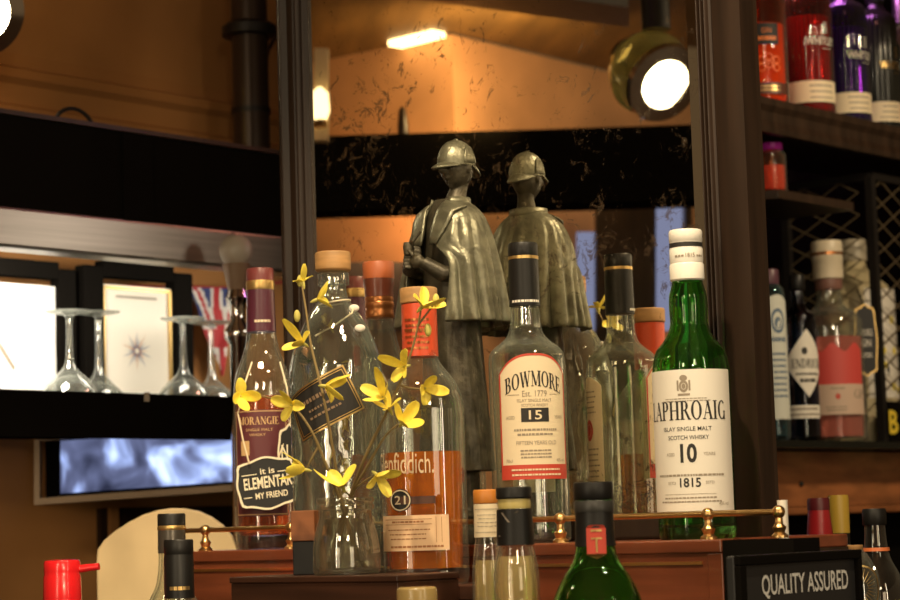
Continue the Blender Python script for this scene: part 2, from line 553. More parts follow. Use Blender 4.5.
def fine(pr, n=5):
    """round the corners of a profile (monotone Hermite through its points)"""
    if len(pr) < 3: return pr
    z = [q[1] for q in pr]; r = [q[0] for q in pr]
    dl = [(r[i + 1] - r[i]) / max(z[i + 1] - z[i], 1e-6) for i in range(len(pr) - 1)]
    mt = [dl[0]]
    for i in range(1, len(dl)):
        a, b = dl[i - 1], dl[i]
        mt.append(0 if a * b <= 0 else 2 * a * b / (a + b))
    mt.append(dl[-1])
    out = []
    for i in range(len(dl)):
        h = z[i + 1] - z[i]
        steps = n if abs(r[i + 1] - r[i]) > 2e-4 else 1
        for k in range(steps):
            t = k / steps
            a = (2 * t ** 3 - 3 * t * t + 1) * r[i] + (t ** 3 - 2 * t * t + t) * h * mt[i] + (-2 * t ** 3 + 3 * t * t) * r[i + 1] + (t ** 3 - t * t) * h * mt[i + 1]
            out.append((max(a, 1e-5), z[i] + t * h))
    out.append(pr[-1])
    return out

# ------------------------------------------------------------------ materials of the place
ZS = CAMZ - .0195      # top of the mirror counter
ZL = CAMZ - .0545      # ledge in front of it
ZB = CAMZ - .0425      # dark box in front of the ledge
ZC = CAMZ - .26        # working counter below
m_dark = mat('dark_stained_wood', (.030, .016, .009), .38, noise=.35, nscale=8, stretch=(6, 6, .6))
m_black = mat('black_paint', (.007, .006, .005), .9, spec=.0)
m_frame = mat('mirror_frame_wood', (.024, .0125, .007), .45, noise=.3, nscale=9, stretch=(8, 8, .5), spec=.35)
m_mahog = mat('mahogany', (.16, .042, .018), .28, noise=.4, nscale=6, stretch=(.7, 4, 9), coat=.4)
m_walnut = mat('walnut', (.045, .017, .009), .4, noise=.35, nscale=8, stretch=(.7, 4, 9))
m_wall = mat('ochre_wall', (.40, .18, .052), .8, noise=.18, nscale=3)
m_plank = mat('orange_plank', (.30, .105, .035), .5, noise=.35, nscale=5, stretch=(.6, 3, 9))
m_floor = mat('floor_boards', (.10, .05, .025), .5, noise=.3, nscale=4, stretch=(1, 8, 1))
m_ceil = mat('ceiling_plaster', (.30, .17, .08), .85, noise=.1, nscale=3)
m_brass = mat('brass', (.75, .48, .20), .28, metal=1.0)
m_steel = mat('brushed_steel', (.50, .47, .43), .36, metal=1.0, noise=.12, nscale=4, stretch=(1, 1, 40))
m_chrome = mat('chrome', (.85, .83, .80), .08, metal=1.0)
m_iron = mat('black_iron', (.014, .012, .011), .45, metal=.3)
m_bronze = mat('bronze', (.17, .165, .112), .34, metal=.55, noise=.3, nscale=60, bump=.5, bscale=160)
m_bronze_d = mat('bronze_dark', (.065, .056, .036), .42, metal=.5, noise=.4, nscale=60, bump=.4, bscale=160)
m_clear = thin('clear_glass', (.97, .98, .96), (.72, .76, .66), refl=2.6)
m_clear2 = thin('pale_green_glass', (.95, .97, .94), (.62, .70, .60), refl=2.8)
m_wob = thin('moulded_glass', (.94, .97, .94), (.30, .46, .44), wobble=.7, refl=6.0, haze=(.02, .22))
m_green = glass('green_glass', (.20, .68, .14), body=.006)
m_dgreen = glass('bottle_green_glass', (.20, .66, .15), body=.006)
m_brown = glass('dark_bottle_glass', (.05, .035, .03))
m_navy = glass('navy_glass', (.10, .12, .22))
m_water = glass('water', (.97, .98, .97), ior=1.33)
m_amber = drink('amber_whisky', (1.0, .27, .015), .35)
m_ruby = drink('red_amber_whisky', (.75, .13, .02), .25)
m_pink = drink('pink_gin', (.95, .22, .20), .4)
m_blackp = mat('black_foil', (.008, .0075, .007), .42, spec=.35)
m_gold = mat('gold_foil', (.62, .42, .16), .35, metal=.9)
m_cream = mat('cream_paper', (.78, .66, .46), .6)
m_white = mat('white_paper', (.80, .76, .68), .55)
m_ink = mat('black_ink', (.02, .018, .016), .6)
m_grey = mat('grey_ink', (.30, .25, .19), .6)
m_redi = mat('red_ink', (.55, .06, .035), .5)
m_cork = mat('cork_wood', (.42, .23, .085), .55, noise=.2, nscale=25, stretch=(1, 1, 6))
m_redfoil = mat('red_foil', (.62, .075, .025), .38)
m_purple = mat('purple_foil', (.075, .014, .03), .35, coat=.3)
m_plum = mat('plum_label', (.10, .022, .028), .5)
m_copper = mat('copper_band', (.50, .20, .07), .3, metal=.9)
m_rust = mat('russet_cap', (.42, .11, .035), .45)
m_mahcap = mat('dark_russet', (.12, .03, .015), .35, coat=.3)
m_chalk = mat('chalk_cream', (.80, .72, .55), .6)
m_slate = mat('blackboard', (.014, .014, .015), .6)
m_yellow = mat('yellow_petal', (.95, .76, .10), .5, noise=.12, nscale=120)
m_twig = mat('twig_bark', (.20, .14, .05), .7)
m_leaf = mat('pale_leaf', (.55, .50, .12), .6)
m_pine = mat('pale_board', (.76, .58, .33), .5, noise=.12, nscale=7, stretch=(1, 4, 1))

# ------------------------------------------------------------------ structure
o = MB().box((0, 1.2, -.03), (8, 9, .06)).build('floor', m_floor); struct(o)
o = MB().box((0, 1.2, 2.98), (8, 9, .06)).build('ceiling', m_ceil); struct(o)
o = MB().box((0, 5.4, 1.47), (8, .08, 2.94)).build('wall_back', m_dark); struct(o)
SW = -.98
o = MB().hexa([sd(SW, -.03, 0), sd(SW, -2.6, 0), sd(SW - .05, -2.6, 0), sd(SW - .05, -.03, 0),
               sd(SW, -.03, 2.95), sd(SW, -2.6, 2.95), sd(SW - .05, -2.6, 2.95), sd(SW - .05, -.03, 2.95)]).build('wall_left', m_wall); struct(o)
# mouldings on the wall above the gantry
ZM = at_s(120, 108, SW + .02).z
prof = [(0, -.075), (.010, -.075), (.012, -.050), (.022, -.045), (.022, -.022), (.012, -.016), (.014, .012), (.024, .020), (.020, .034), (.006, .040), (0, .06)]
m = MB()
m.rings([[sd(SW + a, d, ZM + b) for a, b in prof] for d in (-.03, -2.6)])
o = m.build('trim_1', m_wall); struct(o)
# lower dark panelling of that wall
pz = at_s(110, 512, SW + .012).z
m = MB(); m.hexa([sd(SW, -.33, .0), sd(SW, -2.5, 0), sd(SW + .012, -2.5, 0), sd(SW + .012, -.33, 0),
                  sd(SW, -.33, CAMZ + .04), sd(SW, -2.5, CAMZ + .04), sd(SW + .012, -2.5, CAMZ + .04), sd(SW + .012, -.33, CAMZ + .04)])
o = m.build('trim_2', m_dark); struct(o)
m = MB(); q = at_s(112, 520, SW + .013)
dd = CM - q.dot(N)
m.box((0, 0, 0), (.016, .006, .8)); 
o = m.build('trim_3', m_wall); o.location = sd(SW + .016, dd, CAMZ - .36); o.rotation_euler.z = YAW - PI / 2; struct(o)

# ------------------------------------------------------------------ the gantry over the left shelf
SB = -.67
ga = thing('bar_gantry', 'black overhead bar gantry with a polished steel lower edge, left of the mirror', 'gantry', sd(SB, -.02, CAMZ + .527))
def along(s0, s1, d0, d1, z0, z1):
    return [sd(s0, d0, z0), sd(s0, d1, z0), sd(s1, d1, z0), sd(s1, d0, z0), sd(s0, d0, z1), sd(s0, d1, z1), sd(s1, d1, z1), sd(s1, d0, z1)]
def rel(mb, root):
    mi = root.matrix_basis.inverted()
    mb.v = [mi @ p for p in mb.v]
    return mb
bpy.context.view_layer.update()
def piece(root, name, material, pts, **k):
    mb = MB(); mb.hexa(pts)
    mi = (Matrix.Translation(root.location) @ Matrix.Rotation(root.rotation_euler.z, 4, 'Z')).inverted()
    mb.v = [mi @ p for p in mb.v]
    return mb.build(name, material, root, **k)
piece(ga, 'fascia', m_black, along(SB - .25, SB, .15, -2.5, CAMZ + .411, CAMZ + .527))
dj = CM - at_s(122, 180, SB).dot(N)
piece(ga, 'joint_cover', m_black, along(SB, SB + .004, dj, dj - .05, CAMZ + .411, CAMZ + .527))
piece(ga, 'steel_strip', m_steel, along(SB - .04, SB + .003, .15, -2.5, CAMZ + .360, CAMZ + .411), bevel=.004)
piece(ga, 'top_board', m_dark, along(SB - .25, SB + .006, .15, -2.5, CAMZ + .527, CAMZ + .533))
q = at_s(74, 116, SB - .06)
h = thing('pull_handle', 'thin curved black handle arching above the gantry top', 'handle', sd(SB - .06, CM - q.dot(N), CAMZ + .533))
pts = []
for i in range(13):
    a = PI * i / 12
    v = -N * (.034 * math.cos(a)) + Vector((0, 0, .030 * math.sin(a)))
    pts.append(v)
MB().tube(pts, .0028, 8).build('grip', m_iron, h, smooth=True)
# pipe and cable
q = at_s(252, 150, SW + .12)
p0 = Vector((q.x, q.y, CAMZ + .533))
pp = thing('drain_pipe', 'dark vertical pipe with a collar rising behind the gantry', 'pipe', p0)
MB().lathe([(.028, 0), (.028, .62)], 24).build('tube', mat('pipe_paint', (.05, .032, .022), .3, metal=.4), pp, smooth=True)
zc = at_s(255, 31, SW + .12).z - p0.z
MB().lathe([(.034, zc - .012), (.042, zc - .010), (.042, zc + .004), (.034, zc + .010)], 24).build('collar', m_iron, pp, smooth=True)
MB().lathe([(.030, zc - .13), (.030, zc - .122)], 24).build('joint_ring', m_iron, pp, smooth=True)
c0 = at_s(266, 158, SW + .10); pts = [at_s(a, b, SW + .10) for a, b in ((267, 156), (266, 120), (265, 80), (268, 50), (275, 38), (284, 31), (300, 24))]
pts[0].z = CAMZ + .535
o = MB().tube(pts, .0035, 8).build('cable', m_iron, smooth=True)
tag(o, 'black cable hanging beside the dark pipe above the gantry', 'cable')
# timber ceiling beam behind the mirror top
q0 = at_s(226, -4, SW + .3); 
o = MB().slab([at_Y(215, -24, 3.5), at_Y(340, 14, 3.5), at_Y(340, -40, 3.5), at_Y(215, -70, 3.5)], (0, .12, 0)).build('trim_4', m_wall); struct(o)

# ------------------------------------------------------------------ left shelf and what stands there
ls = thing('wall_shelf', 'thick black wall shelf carrying the upturned wine glasses and pictures', 'shelf', sd(SB, -.02, CAMZ + .125))
piece(ls, 'front_lip', m_black, along(SB - .02, SB, .15, -2.5, CAMZ + .125, CAMZ + .1835))
piece(ls, 'shelf_board', m_black, along(SB - .29, SB - .02, .15, -2.5, CAMZ + .138, CAMZ + .150))
q = at_s(147, 397, SB + .002)
MB().box((0, 0, 0), (.007, .003, .012)).build('shelf_clip', m_chrome, ls).location = (Matrix.Translation(ls.location)).inverted() @ q
ZT = CAMZ + .150
m_stem = thin('wine_glass_crystal', (.95, .96, .95), (.55, .56, .52), refl=5.0, haze=(.05, .30))
def glass_up(px, s, label, ptop=311):
    q = at_s(px, 385, s)
    r0 = Vector((q.x, q.y, ZT))
    t = thing('wine_glass', label, 'wine glass', r0, 0, 'upturned wine glasses on the black shelf')
    zt = zof(px, ptop, q.y) - ZT
    # upside down: rim on the shelf, foot on top
    o = [(.033, 0), (.037, .018), (.037, .030), (.032, .044), (.020, .058), (.0085, .070), (.0050, .082), (.0040, zt - .012), (.007, zt - .006), (.030, zt - .0015), (.031, zt)]
    full = [(.032, .001), (.0357, .018), (.0357, .030), (.0305, .043), (.018, .0555), (.001, .061)]
    m = MB(); m.lathe(full[::-1] + fine(o), 40)
    m.build('bowl_and_stem', m_stem, t, smooth=True)
    return t
glass_up(70, SB - .065, 'upturned wine glass in front of the bright white poster edge')
glass_up(99, SB - .152, 'upturned wine glass just left of the starburst picture', 312)
glass_up(184, SB - .065, 'upturned wine glass at the right edge of the starburst picture', 318)
glass_up(212, SB - .150, 'dim upturned wine glass in front of the hanging flag pennant', 322)
def picture(px0, px1, py0, py1, s, mx, label, art):
    a = at_s(px0, py1, s); b = at_s(px1, py1, s)
    z1 = at_s((px0 + px1) / 2, py0, s).z
    da = CM - a.dot(N); db = CM - b.dot(N)
    W = abs(da - db); H = z1 - ZT
    t = thing('picture_frame', label, 'picture', sd(s, (da + db) / 2, ZT), YAW + PI / 2, 'black picture frames on the wall shelf')
    # local x runs along N (away from us), local -y faces +T
    bw = mx
    m = MB()
    m.box((-W / 2 + bw / 2, 0, H / 2), (bw, .022, H)).box((W / 2 - bw / 2, 0, H / 2), (bw, .022, H))
    m.box((0, 0, H - .003), (W - 2 * bw, .022, .024)).box((0, 0, .006), (W - 2 * bw, .022, .012))
    m.build('frame', m_black, t, bevel=.002)
    art(t, W - 2 * bw, H - .036, .012)
    return t
m_mat = mat('picture_mat', (.85, .80, .70), .6)
m_poster = mat('white_poster', (.93, .92, .90), .6)
def art_star(t, W, H, z0):
    MB().box((0, .002, z0 + H / 2), (W, .006, H)).build('print', m_mat, t)
    m = MB().box((0, -.0035, z0 + H * .02), (W * .97, .004, H * .02)).box((-W * .47, -.0035, z0 + H / 2), (.004, .004, H * .96)).box((W * .47, -.0035, z0 + H / 2), (.004, .004, H * .96)).box((0, -.0035, z0 + H * .975), (W * .97, .004, .004))
    m.build('inner_mount', m_gold, t)
    i1 = Ink(); i2 = Ink()
    for k in range(20):
        a = 2 * PI * k / 20; L = (.030 if k % 2 else .020); ik = i1 if k % 3 else i2
        c, s_ = math.cos(a), math.sin(a)
        ik.poly([(c * .004 - s_ * .0012, s_ * .004 + c * .0012), (c * .004 + s_ * .0012, s_ * .004 - c * .0012), (c * L, s_ * L)])
    org = (0, -.0015, z0 + H * .52)
    i1.flat('starburst_ink', mat('slate_ink', (.16, .20, .33), .6), t, org, (1, 0, 0), (0, 0, 1), (0, -.0004, 0))
    i2.flat('starburst_ink', mat('ochre_ink', (.55, .26, .10), .6), t, org, (1, 0, 0), (0, 0, 1), (0, -.0004, 0))
    i3 = Ink(); i3.lines(-W * .3, W * .3, z0 + H * .9, z0 + H * .93, 1, 3, .6)
    i3.flat('caption', m_grey, t, (0, -.0015, 0), (1, 0, 0), (0, 0, 1), (0, -.0004, 0))
def art_white(t, W, H, z0):
    MB().box((0, .002, z0 + H / 2), (W, .006, H)).build('poster', m_poster, t)
    ik = Ink(); ik.poly([(-.012, .03), (.016, -.008), (.012, -.012), (-.014, .02)])
    ik.flat('dark_mark', m_grey, t, (-W * .12, -.0015, z0 + H * .42), (1, 0, 0), (0, 0, 1), (0, -.0004, 0))
picture(-45, 73, 266, 388, SB - .23, .030, 'black framed glaring white poster at the far left of the shelf', art_white)
picture(81, 190, 270, 392, SB - .23, .036, 'black framed print with a small starburst, between the wine glasses', art_star)
# bunting with union flag pennants
m_fr = mat('flag_red', (.42, .03, .035), .7); m_fw = mat('flag_white', (.62, .58, .54), .7); m_fb = mat('flag_blue', (.035, .05, .16), .7)
def flagcol(u, v):
    # u,v in -1..1 over a flag 1.6 : 1 , pennant cut out of it
    x, y = u, v
    if abs(x) < .13 or abs(y) < .14: return 0
    if abs(x) < .24 or abs(y) < .25: return 1
    k = abs(abs(x) * 1.0 - abs(y) * 1.0)
    if k < .07: return 0
    if k < .20: return 1
    return 2
bq = at_s(210, 288, SB - .27)
bt = thing('flag_bunting', 'string of union flag pennants hanging along the wall behind the shelf', 'bunting', bq)
pts = [at_s(x, y, SB - .27) - bq for x, y in ((60, 274), (84, 282), (110, 286), (190, 287), (214, 288), (240, 288), (262, 284), (284, 282), (300, 284))]
MB().tube(pts, .0022, 6).build('cord', m_fr, bt, smooth=True)
def pennant(pl, ptip, pr):
    a, c, b = [at_s(x, y, SB - .27 + .004) - bq for x, y in (pl, ptip, pr)]
    n = 28; bm = bmesh.new(); me = bpy.data.meshes.new('pennant')
    grid = {}
    rows = []
    for i in range(n + 1):
        v = i / n
        rows.append([bm.verts.new(a.lerp(c, v).lerp(b.lerp(c, v), (j / n if v < 1 else .5)) + T * (.003 * math.sin(9 * v + 6 * j / n)))
                     for j in range(n + 1)])
    for i in range(n):
        for j in range(n):
            f = bm.faces.new((rows[i][j], rows[i][j + 1], rows[i + 1][j + 1], rows[i + 1][j]))
            v = (i + .5) / n; wd = 1 - v
            x = ((j + .5) / n - .5) * 2 * wd; y = 1 - 1.5 * v
            f.material_index = flagcol(x * .95 - .05, y * .9 - .12)
    bmesh.ops.remove_doubles(bm, verts=bm.verts[:], dist=1e-5)
    bm.to_mesh(me); bm.free()
    for mm in (m_fr, m_fw, m_fb): me.materials.append(mm)
    o = bpy.data.objects.new('pennant', me); COL.objects.link(o); o.parent = bt
    s = o.modifiers.new('thick', 'SOLIDIFY'); s.thickness = .0012
    return o
pennant((188, 288), (222, 376), (240, 288))
pennant((70, 278), (82, 352), (92, 284))
# round white headed tap on a counter behind
rc = thing('rear_counter', 'low black counter under the left shelf that carries the tap', 'counter', sd(SB, -.1, 0))
piece(rc, 'counter_block', m_black, along(SB + .01, SB + .16, -.18, -.42, 0, CAMZ - .15))
tq = at_s(239, 395, SB + .06)
tp = thing('bar_tap', 'blurred pale round knob on a slim chrome stem behind the purple capped bottle', 'bar tap', Vector((tq.x, tq.y, CAMZ - .15)))
zz = lambda y: zof(239, y, tq.y) - (CAMZ - .15)
MB().lathe([(.030, 0), (.030, .006), (.012, .012), (.011, zz(345)), (.018, zz(338)), (.018, zz(330)), (.010, zz(322)), (.011, zz(305)), (.016, zz(298)), (.012, zz(290))], 24).build('stem', m_chrome, tp, smooth=True)
MB().lathe([(.012, zz(290)), (.018, zz(268)), (.019, zz(264))], 24).build('handle_socket', mat('tan_plastic', (.28, .18, .11), .5), tp, smooth=True)
MB().sphere((0, 0, (zz(267) + zz(234)) / 2), (zz(234) - zz(267)) / 2, 24, 14, (1.0, .7, 1.0)).build('knob', mat('pale_plastic', (.50, .44, .36), .35), tp, smooth=True)
# television under the shelf
TY = 3.12
ta = at_Y(34, 505, TY); tb = at_Y(330, 484, TY); tt = at_Y(34, 440, TY); tt2 = at_Y(330, 419, TY)
ex = (tb - ta); W = ex.length; ex.normalize(); ez = (tt - ta).normalized(); H = (tt - ta).length
tv = thing('television', 'television under the black shelf showing a blurred blue and white picture', 'television', ta)
def tvpt(x, z, y): return ex * x + ez * z + Vector((0, y, 0))
m = MB()
for x0, x1, z0, z1 in ((0, W, 0, .009), (0, .008, .009, H), (W - .008, W, .009, H), (.008, W - .008, H - .002, H)):
    m.hexa([tvpt(x0, z0, 0), tvpt(x1, z0, 0), tvpt(x1, z0, .03), tvpt(x0, z0, .03), tvpt(x0, z1, 0), tvpt(x1, z1, 0), tvpt(x1, z1, .03), tvpt(x0, z1, .03)])
m.build('bezel', mat('bronze_bezel', (.20, .14, .09), .35, metal=.6), tv)
MB().hexa([tvpt(.008, .009, .02), tvpt(W - .008, .009, .02), tvpt(W - .008, .009, .045), tvpt(.008, .009, .045), tvpt(.008, H - .002, .02), tvpt(W - .008, H - .002, .02), tvpt(W - .008, H - .002, .045), tvpt(.008, H - .002, .045)]).build('screen_border', m_black, tv)
ms = bpy.data.materials.new('screen_picture'); ms.use_nodes = True
nt = ms.node_tree; nt.nodes.clear()
tc = nt.nodes.new('ShaderNodeTexCoord'); mp = nt.nodes.new('ShaderNodeMapping'); mp.inputs['Scale'].default_value = (13, 3, 12); mp.inputs['Location'].default_value = (5.1, 0, 1.7)
nz = nt.nodes.new('ShaderNodeTexNoise'); nz.inputs['Scale'].default_value = 1.2; nz.inputs['Detail'].default_value = 2.5; nz.inputs['Distortion'].default_value = .6
rp = nt.nodes.new('ShaderNodeValToRGB')
els = rp.color_ramp.elements
els[0].position = .28; els[0].color = (.012, .014, .028, 1); els[1].position = .78; els[1].color = (.78, .84, 1, 1)
for pos, c in ((.42, (.06, .07, .13, 1)), (.50, (.17, .22, .40, 1)), (.60, (.42, .52, .85, 1))):
    e = els.new(pos); e.color = c
em = nt.nodes.new('ShaderNodeEmission'); em.inputs[1].default_value = 2.2
ou = nt.nodes.new('ShaderNodeOutputMaterial')
sx_ = nt.nodes.new('ShaderNodeSeparateXYZ'); ma = nt.nodes.new('ShaderNodeMath'); ma.operation = 'MULTIPLY_ADD'; ma.inputs[1].default_value = .75
mb_ = nt.nodes.new('ShaderNodeMath'); mb_.operation = 'SUBTRACT'; mb_.inputs[1].default_value = .16
for a, b in ((tc.outputs['Object'], sx_.inputs[0]), (sx_.outputs[0], ma.inputs[0]), (nz.outputs['Fac'], ma.inputs[2]), (ma.outputs[0], mb_.inputs[0]), (tc.outputs['Object'], mp.inputs[0]), (mp.outputs[0], nz.inputs['Vector']), (mb_.outputs[0], rp.inputs[0]), (rp.outputs[0], em.inputs[0]), (em.outputs[0], ou.inputs[0])):
    nt.links.new(a, b)
sx = .034
MB().hexa([tvpt(sx, .014, .0195), tvpt(W - .012, .014, .0195), tvpt(W - .012, .014, .03), tvpt(sx, .014, .03), tvpt(sx, H - .003, .0195), tvpt(W - .012, H - .003, .0195), tvpt(W - .012, H - .003, .03), tvpt(sx, H - .003, .03)]).build('screen', ms, tv)
MB().box((W * .5, .07, H * .5), (.05, .06, .05)).build('wall_bracket', m_iron, tv)

# ------------------------------------------------------------------ the mirror
mr = thing('bar_mirror', 'tall foxed bar mirror in a reeded dark wood frame behind the bronze statuette', 'mirror', sd(.05, 0, ZS), YAW)
S0 = .05
def mloc(s, d, z): return Vector((s - S0, -d, z - ZS))
mm = bpy.data.materials.new('foxed_mirror'); mm.use_nodes = True
nt = mm.node_tree; nt.nodes.clear()
tc = nt.nodes.new('ShaderNodeTexCoord')
g = nt.nodes.new('ShaderNodeBsdfGlossy'); g.inputs['Color'].default_value = (.80, .76, .66, 1); g.inputs['Roughness'].default_value = .012
dk = nt.nodes.new('ShaderNodeBsdfPrincipled'); dk.inputs['Base Color'].default_value = (.05, .030, .015, 1); dk.inputs['Roughness'].default_value = .35
n1 = nt.nodes.new('ShaderNodeTexNoise'); n1.inputs['Scale'].default_value = 9; n1.inputs['Detail'].default_value = 2
n2 = nt.nodes.new('ShaderNodeTexNoise'); n2.inputs['Scale'].default_value = 55; n2.inputs['Detail'].default_value = 6; n2.inputs['Roughness'].default_value = .75; n2.inputs['Distortion'].default_value = 1.2
mx = nt.nodes.new('ShaderNodeMath'); mx.operation = 'MULTIPLY_ADD'; mx.inputs[1].default_value = .45
rp = nt.nodes.new('ShaderNodeValToRGB')
rp.color_ramp.elements[0].position = .80; rp.color_ramp.elements[0].color = (0, 0, 0, 1)
rp.color_ramp.elements[1].position = .90; rp.color_ramp.elements[1].color = (.75, .75, .75, 1)
ms2 = nt.nodes.new('ShaderNodeMixShader'); ou = nt.nodes.new('ShaderNodeOutputMaterial')
for a, b in ((tc.outputs['Object'], n1.inputs['Vector']), (tc.outputs['Object'], n2.inputs['Vector']), (n1.outputs['Fac'], mx.inputs[0]), (n2.outputs['Fac'], mx.inputs[2]),
             (mx.outputs[0], rp.inputs[0]), (rp.outputs[0], ms2.inputs[0]), (g.outputs[0], ms2.inputs[1]), (dk.outputs[0], ms2.inputs[2]), (ms2.outputs[0], ou.inputs[0])):
    nt.links.new(a, b)
ZTOP = 2.5
SL0, SL1 = -.241, -.198
SR0, SR1, SR2 = .331, .354, .385
m = MB(); m.hexa([mloc(SL1 - .005, -.006, ZS + .002), mloc(SR0 - .014, -.006, ZS + .002), mloc(SR0 - .014, 0, ZS + .002), mloc(SL1 - .005, 0, ZS + .002),
                  mloc(SL1 - .005, -.006, ZTOP), mloc(SR0 - .014, -.006, ZTOP), mloc(SR0 - .014, 0, ZTOP), mloc(SL1 - .005, 0, ZTOP)])
m.build('mirror_glass', mm, mr)
m = MB(); m.rings([[mloc(s_, d_, z_) for s_, d_ in ((SR0 - .014, -.006), (SR0 - .014, 0), (SR0 + .003, -.0022), (SR0 + .003, -.006))] for z_ in (ZS + .002, ZTOP)])
m.build('bevelled_edge', mm, mr)
def stile(name, pf):
    m = MB(); m.rings([[mloc(s, d, z) for s, d in pf] for z in (ZS, ZTOP)])
    return m.build(name, m_frame, mr, autos=35)
def reed(s0, s1, d0, h, n=8):
    return [(s0 + (s1 - s0) * i / n, d0 + h * math.sin(PI * i / n)) for i in range(n + 1)]
w3 = (SR1 - SR0 - .006) / 3
pf = [(SR0, -.014), (SR0, .004)]
for i in range(3): pf += reed(SR0 + .002 + i * w3, SR0 + .002 + (i + 1) * w3 - .0015, .006 + .0015 * i, .0045)
pf += [(SR1 - .003, .008), (SR1, .010), (SR2, .010), (SR2, -.014)]
stile('frame_stile', pf)
pf = [(SL0, -.014), (SL0, .010)] + reed(SL0 + .003, SL0 + .012, .010, .004) + [(SL0 + .014, .008), (SL1 - .020, .008)] + reed(SL1 - .018, SL1 - .010, .006, .004) + reed(SL1 - .009, SL1 - .002, .004, .004) + [(SL1, .003), (SL1, -.014)]
stile('frame_stile', pf)
m = MB(); m.hexa([mloc(SL1, -.006, ZS), mloc(SR0, -.006, ZS), mloc(SR0, .012, ZS), mloc(SL1, .012, ZS), mloc(SL1, -.006, ZS + .022), mloc(SR0, -.006, ZS + .022), mloc(SR0, .009, ZS + .022), mloc(SL1, .009, ZS + .022)])
m.build('bottom_rail', m_frame, mr, bevel=.003)
m = MB(); m.hexa([mloc(SL0, -.020, ZS), mloc(SR2, -.020, ZS), mloc(SR2, -.014, ZS), mloc(SL0, -.014, ZS), mloc(SL0, -.020, ZTOP), mloc(SR2, -.020, ZTOP), mloc(SR2, -.014, ZTOP), mloc(SL0, -.014, ZTOP)])
m.build('backing_panel', m_dark, mr)

# ------------------------------------------------------------------ counters
D1 = .14
sl = (at_d(176, 560, D1) - O).dot(T); s_r = (at_d(723, 560, D1) - O).dot(T); s_e = .500
ct = thing('mirror_counter', 'red mahogany counter under the mirror with a thin brass inlay line', 'counter', sd(.1, .0, 0), YAW)
def cbox(root, name, material, s0, s1, d0, d1, z0, z1, sref=.1, zref=0.0, **k):
    m = MB(); m.box(((s0 + s1) / 2 - sref, -(d0 + d1) / 2, (z0 + z1) / 2 - zref), (s1 - s0, abs(d1 - d0), z1 - z0))
    return m.build(name, material, root, **k)
cbox(ct, 'top_board', m_mahog, sl, s_r, -.07, D1 + .002, ZS - .012, ZS, bevel=.0015)
cbox(ct, 'front_panel', m_mahog, sl, s_r - .016, D1 - .03, D1, .02, ZS - .012)
cbox(ct, 'corner_post', m_mahog, s_r - .016, s_r, D1 - .03, D1 + .001, .02, ZS - .012, bevel=.001)
zi = at_d(500, 566, D1).z
se_ = (at_d(703, 563, D1) - O).dot(T)
cbox(ct, 'brass_inlay', m_brass, sl, se_, D1 - .002, D1 + .0012, zi - .0014, zi + .0014)
cbox(ct, 'end_block', m_black, s_r, s_e, .098, D1, .02, ZS - .001)
cbox(ct, 'carcass', m_dark, sl, s_r, -.07, D1 - .03, .02, ZS - .012)
wc = thing('work_counter', 'low dark work counter below the mirror where the front bottles stand', 'counter', sd(.1, 0, 0), YAW)
cbox(wc, 'worktop', m_walnut, -.62, .95, D1 + .003, .85, ZC - .03, ZC)
cbox(wc, 'cabinet', m_dark, -.60, .93, D1 + .003, .80, 0, ZC - .03)
for nm_, lb_, s0_, s1_, e0_, e1_ in (('side_counter', 'low counter top behind the pale rounded board', -.62, sl - .002, -.15, D1 - .002), ('corner_counter', 'low dark counter top behind the box sign', s_e + .002, .95, -.45, D1 - .002), ('end_counter', 'low counter behind the right mirror frame holding the red and yellow capped bottles', .28, s_e, -.45, -.074)):
    c2 = thing(nm_, lb_, 'counter', sd(.1, .3, 0), YAW)
    for nn, mm_, z0_, z1_ in (('worktop', m_walnut, ZC - .03, ZC), ('cabinet', m_dark, 0, ZC - .03)):
        m = MB(); m.box(((s0_ + s1_) / 2 - .1, -(e0_ + e1_) / 2 + .3, (z0_ + z1_) / 2), (s1_ - s0_, abs(e1_ - e0_), z1_ - z0_)); m.build(nn, mm_, c2)
# ledge and box
bl = (at_d(230, 580, .31) - O).dot(T); br = (at_d(397, 580, .31) - O).dot(T)
el = (at_d(474, 585, .226) - O).dot(T)
lg = thing('bottle_ledge', 'dark wooden ledge carrying the half full amber bottle and the corked clear bottle', 'ledge', sd(.05, .14, ZC), YAW)
cbox(lg, 'board', m_walnut, bl - .02, el, D1 + .002, .226, ZL - .014, ZL, .05, ZC, bevel=.0015)
lg.location = sd(.05, 0, ZC)
cbox(lg, 'riser', m_dark, bl - .02, el - .004, D1 + .002, .220, ZC, ZL - .014, .05, ZC)
bx = thing('display_box', 'dark walnut box in front of the mirror counter with the flower jar on top', 'box', sd(.05, 0, ZC), YAW)
cbox(bx, 'box_body', m_walnut, bl, br, .227, .309, ZC, ZB - .006, .05, ZC, bevel=.001)
cbox(bx, 'lid_board', m_walnut, bl - .001, br + .001, .2265, .3105, ZB - .006, ZB, .05, ZC, bevel=.0012)
